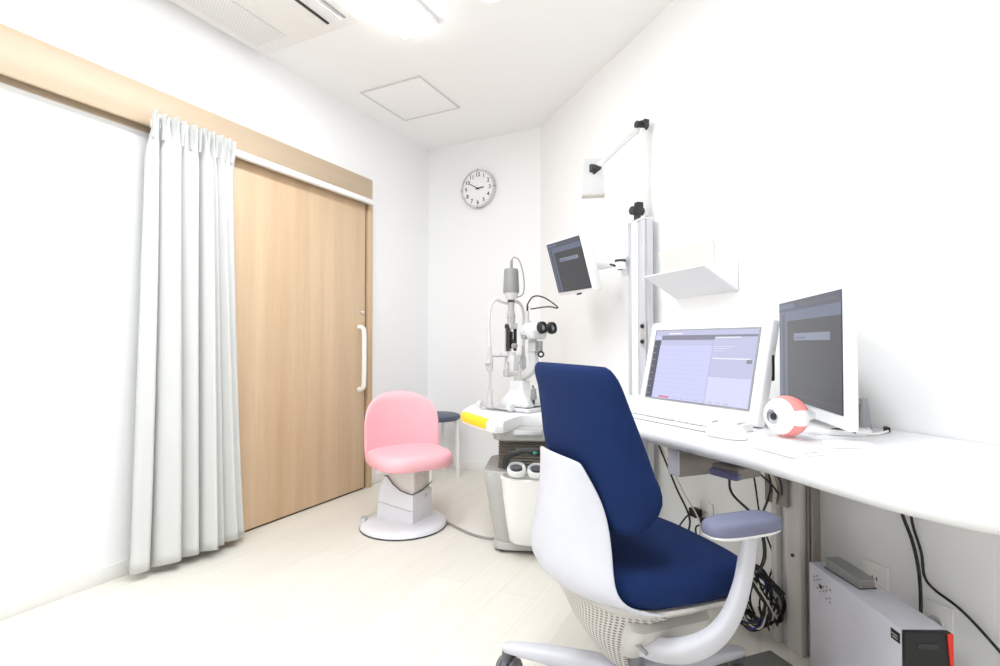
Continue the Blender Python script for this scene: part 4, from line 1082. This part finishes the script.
for k, (u, z, lab) in enumerate(((1.60, .262, 'black adapter plug at the left of the outlet behind the office chair'), (1.66, .238, 'black adapter plug at the right of the outlet behind the office chair'))):
    bm = B_(); box(bm, (0, -.028, 0), (.045, .036, .035), bev=.006); tube(bm, [(0, -.045, -.005), (-.01, -.07, -.02), (-.05+.08*k, -.08, -.10), (-.03+.10*k, -.06, -.22)], .0035, seg=8)
    tag(finish('adapter_plug', bm, M['black'], None, loc=rp(u, -.009, z), rot=(0, 0, RW)), lab, 'plug')
# loose tangle at the foot of the desk legs: every cable its own object
kinds = [('black', .0035), ('black', .004), ('beige', .0028), ('black', .003), ('blue', .0028), ('black', .0035), ('black', .0028), ('black', .003), ('black', .0035), ('black', .003)]
for k, (m, r) in enumerate(kinds):
    cu, cv = 1.995+.02*random.uniform(-1, 1), -.15
    pts = []
    ph = random.uniform(0, 6)
    for j in range(15):
        a = ph+j*.8; rr_ = .085+.02*math.sin(j*1.1+k)
        pts.append(rp(cu+rr_*math.cos(a), cv+.035*math.sin(a*1.3+k), .120+.085*math.sin(a)+.010*math.sin(k*2.+j)))
    cable('tangled_cable', pts, r, m, 'loop of cable in the tangle hanging beside the desk legs', 'tangled cables by the desk legs')
drops = [('black', 2.02, 2.00, .003), ('black', 2.06, 1.96, .0035), ('beige', 2.075, 2.04, .0028), ('beige', 2.09, 2.02, .0028), ('black', 1.56, 1.60, .004), ('beige', 1.58, 1.66, .003)]
for k, (m, u0, u1, r) in enumerate(drops):
    pts = [rp(u0, -.20-.01*k, .664), rp(u0+.03*math.sin(k), -.16, .52), rp((u0+u1)/2-.02, -.10, .36), rp(u1+.03, -.09, .24), rp(u1, -.12, .10), rp(u1+.02, -.10, .012)]
    cable('hanging_cable', pts, r, m, 'cable hanging from beneath the desk toward the floor behind the chair', 'hanging cables under the desk')
cable('bowed_cable', [rp(2.235, -.42, .664), rp(2.222, -.33, .615), rp(2.18, -.23, .56), rp(2.145, -.18, .50)], .003, 'black', 'short black cable bowing from the desk underside to the bracket plate, upper one')
cable('bowed_cable', [rp(2.22, -.42, .664), rp(2.20, -.34, .60), rp(2.16, -.24, .54), rp(2.13, -.18, .50)], .003, 'black', 'short black cable bowing from the desk underside to the bracket plate, lower one')

# ------------------------------------------------------------------ lights (the visible ceiling fixture and unseen added ones)
def area(name, loc, rz, sx, sy, power, color=(.845, .925, 1.0)):
    l = bpy.data.lights.new(name, 'AREA'); l.shape = 'RECTANGLE'; l.size = sx; l.size_y = sy; l.energy = power; l.color = color
    o = bpy.data.objects.new(name, l); col.objects.link(o); o.location = loc; o.rotation_euler = (0, 0, rz); return o
LP = 14
area('ceiling_light_glow', lp(1.99, .90, H-.055), LW, 1.2, .19, LP)
area('ceiling_light_glow', lp(3.75, .90, H-.055), LW, 1.2, .19, LP)  # light of the added unseen fixture on the door side
area('ceiling_light_glow', lp(3.05, 2.05, H-.055), LW, 1.2, .19, LP)  # light of the added unseen fixture near the desk

w = bpy.data.worlds.new('world'); sc.world = w; w.use_nodes = True
w.node_tree.nodes['Background'].inputs[0].default_value = (1, 1, 1, 1); w.node_tree.nodes['Background'].inputs[1].default_value = .5

# ------------------------------------------------------------------ camera
cam = bpy.data.cameras.new('camera'); cam.sensor_width = 36; cam.lens = 516/1000*36; cam.clip_start = .02
co = bpy.data.objects.new('camera', cam); col.objects.link(co)
co.location = (0, 0, .958); co.rotation_euler = (R(90)+math.atan(10/516), 0, 0)
sc.camera = co
sc.view_settings.view_transform = 'Standard'; sc.view_settings.look = 'None'; sc.view_settings.gamma = 1.; sc.view_settings.use_curve_mapping = False
sc.view_settings.exposure = 0.2
sc.cycles.max_bounces = 12; sc.cycles.diffuse_bounces = 8; sc.cycles.use_denoising = True
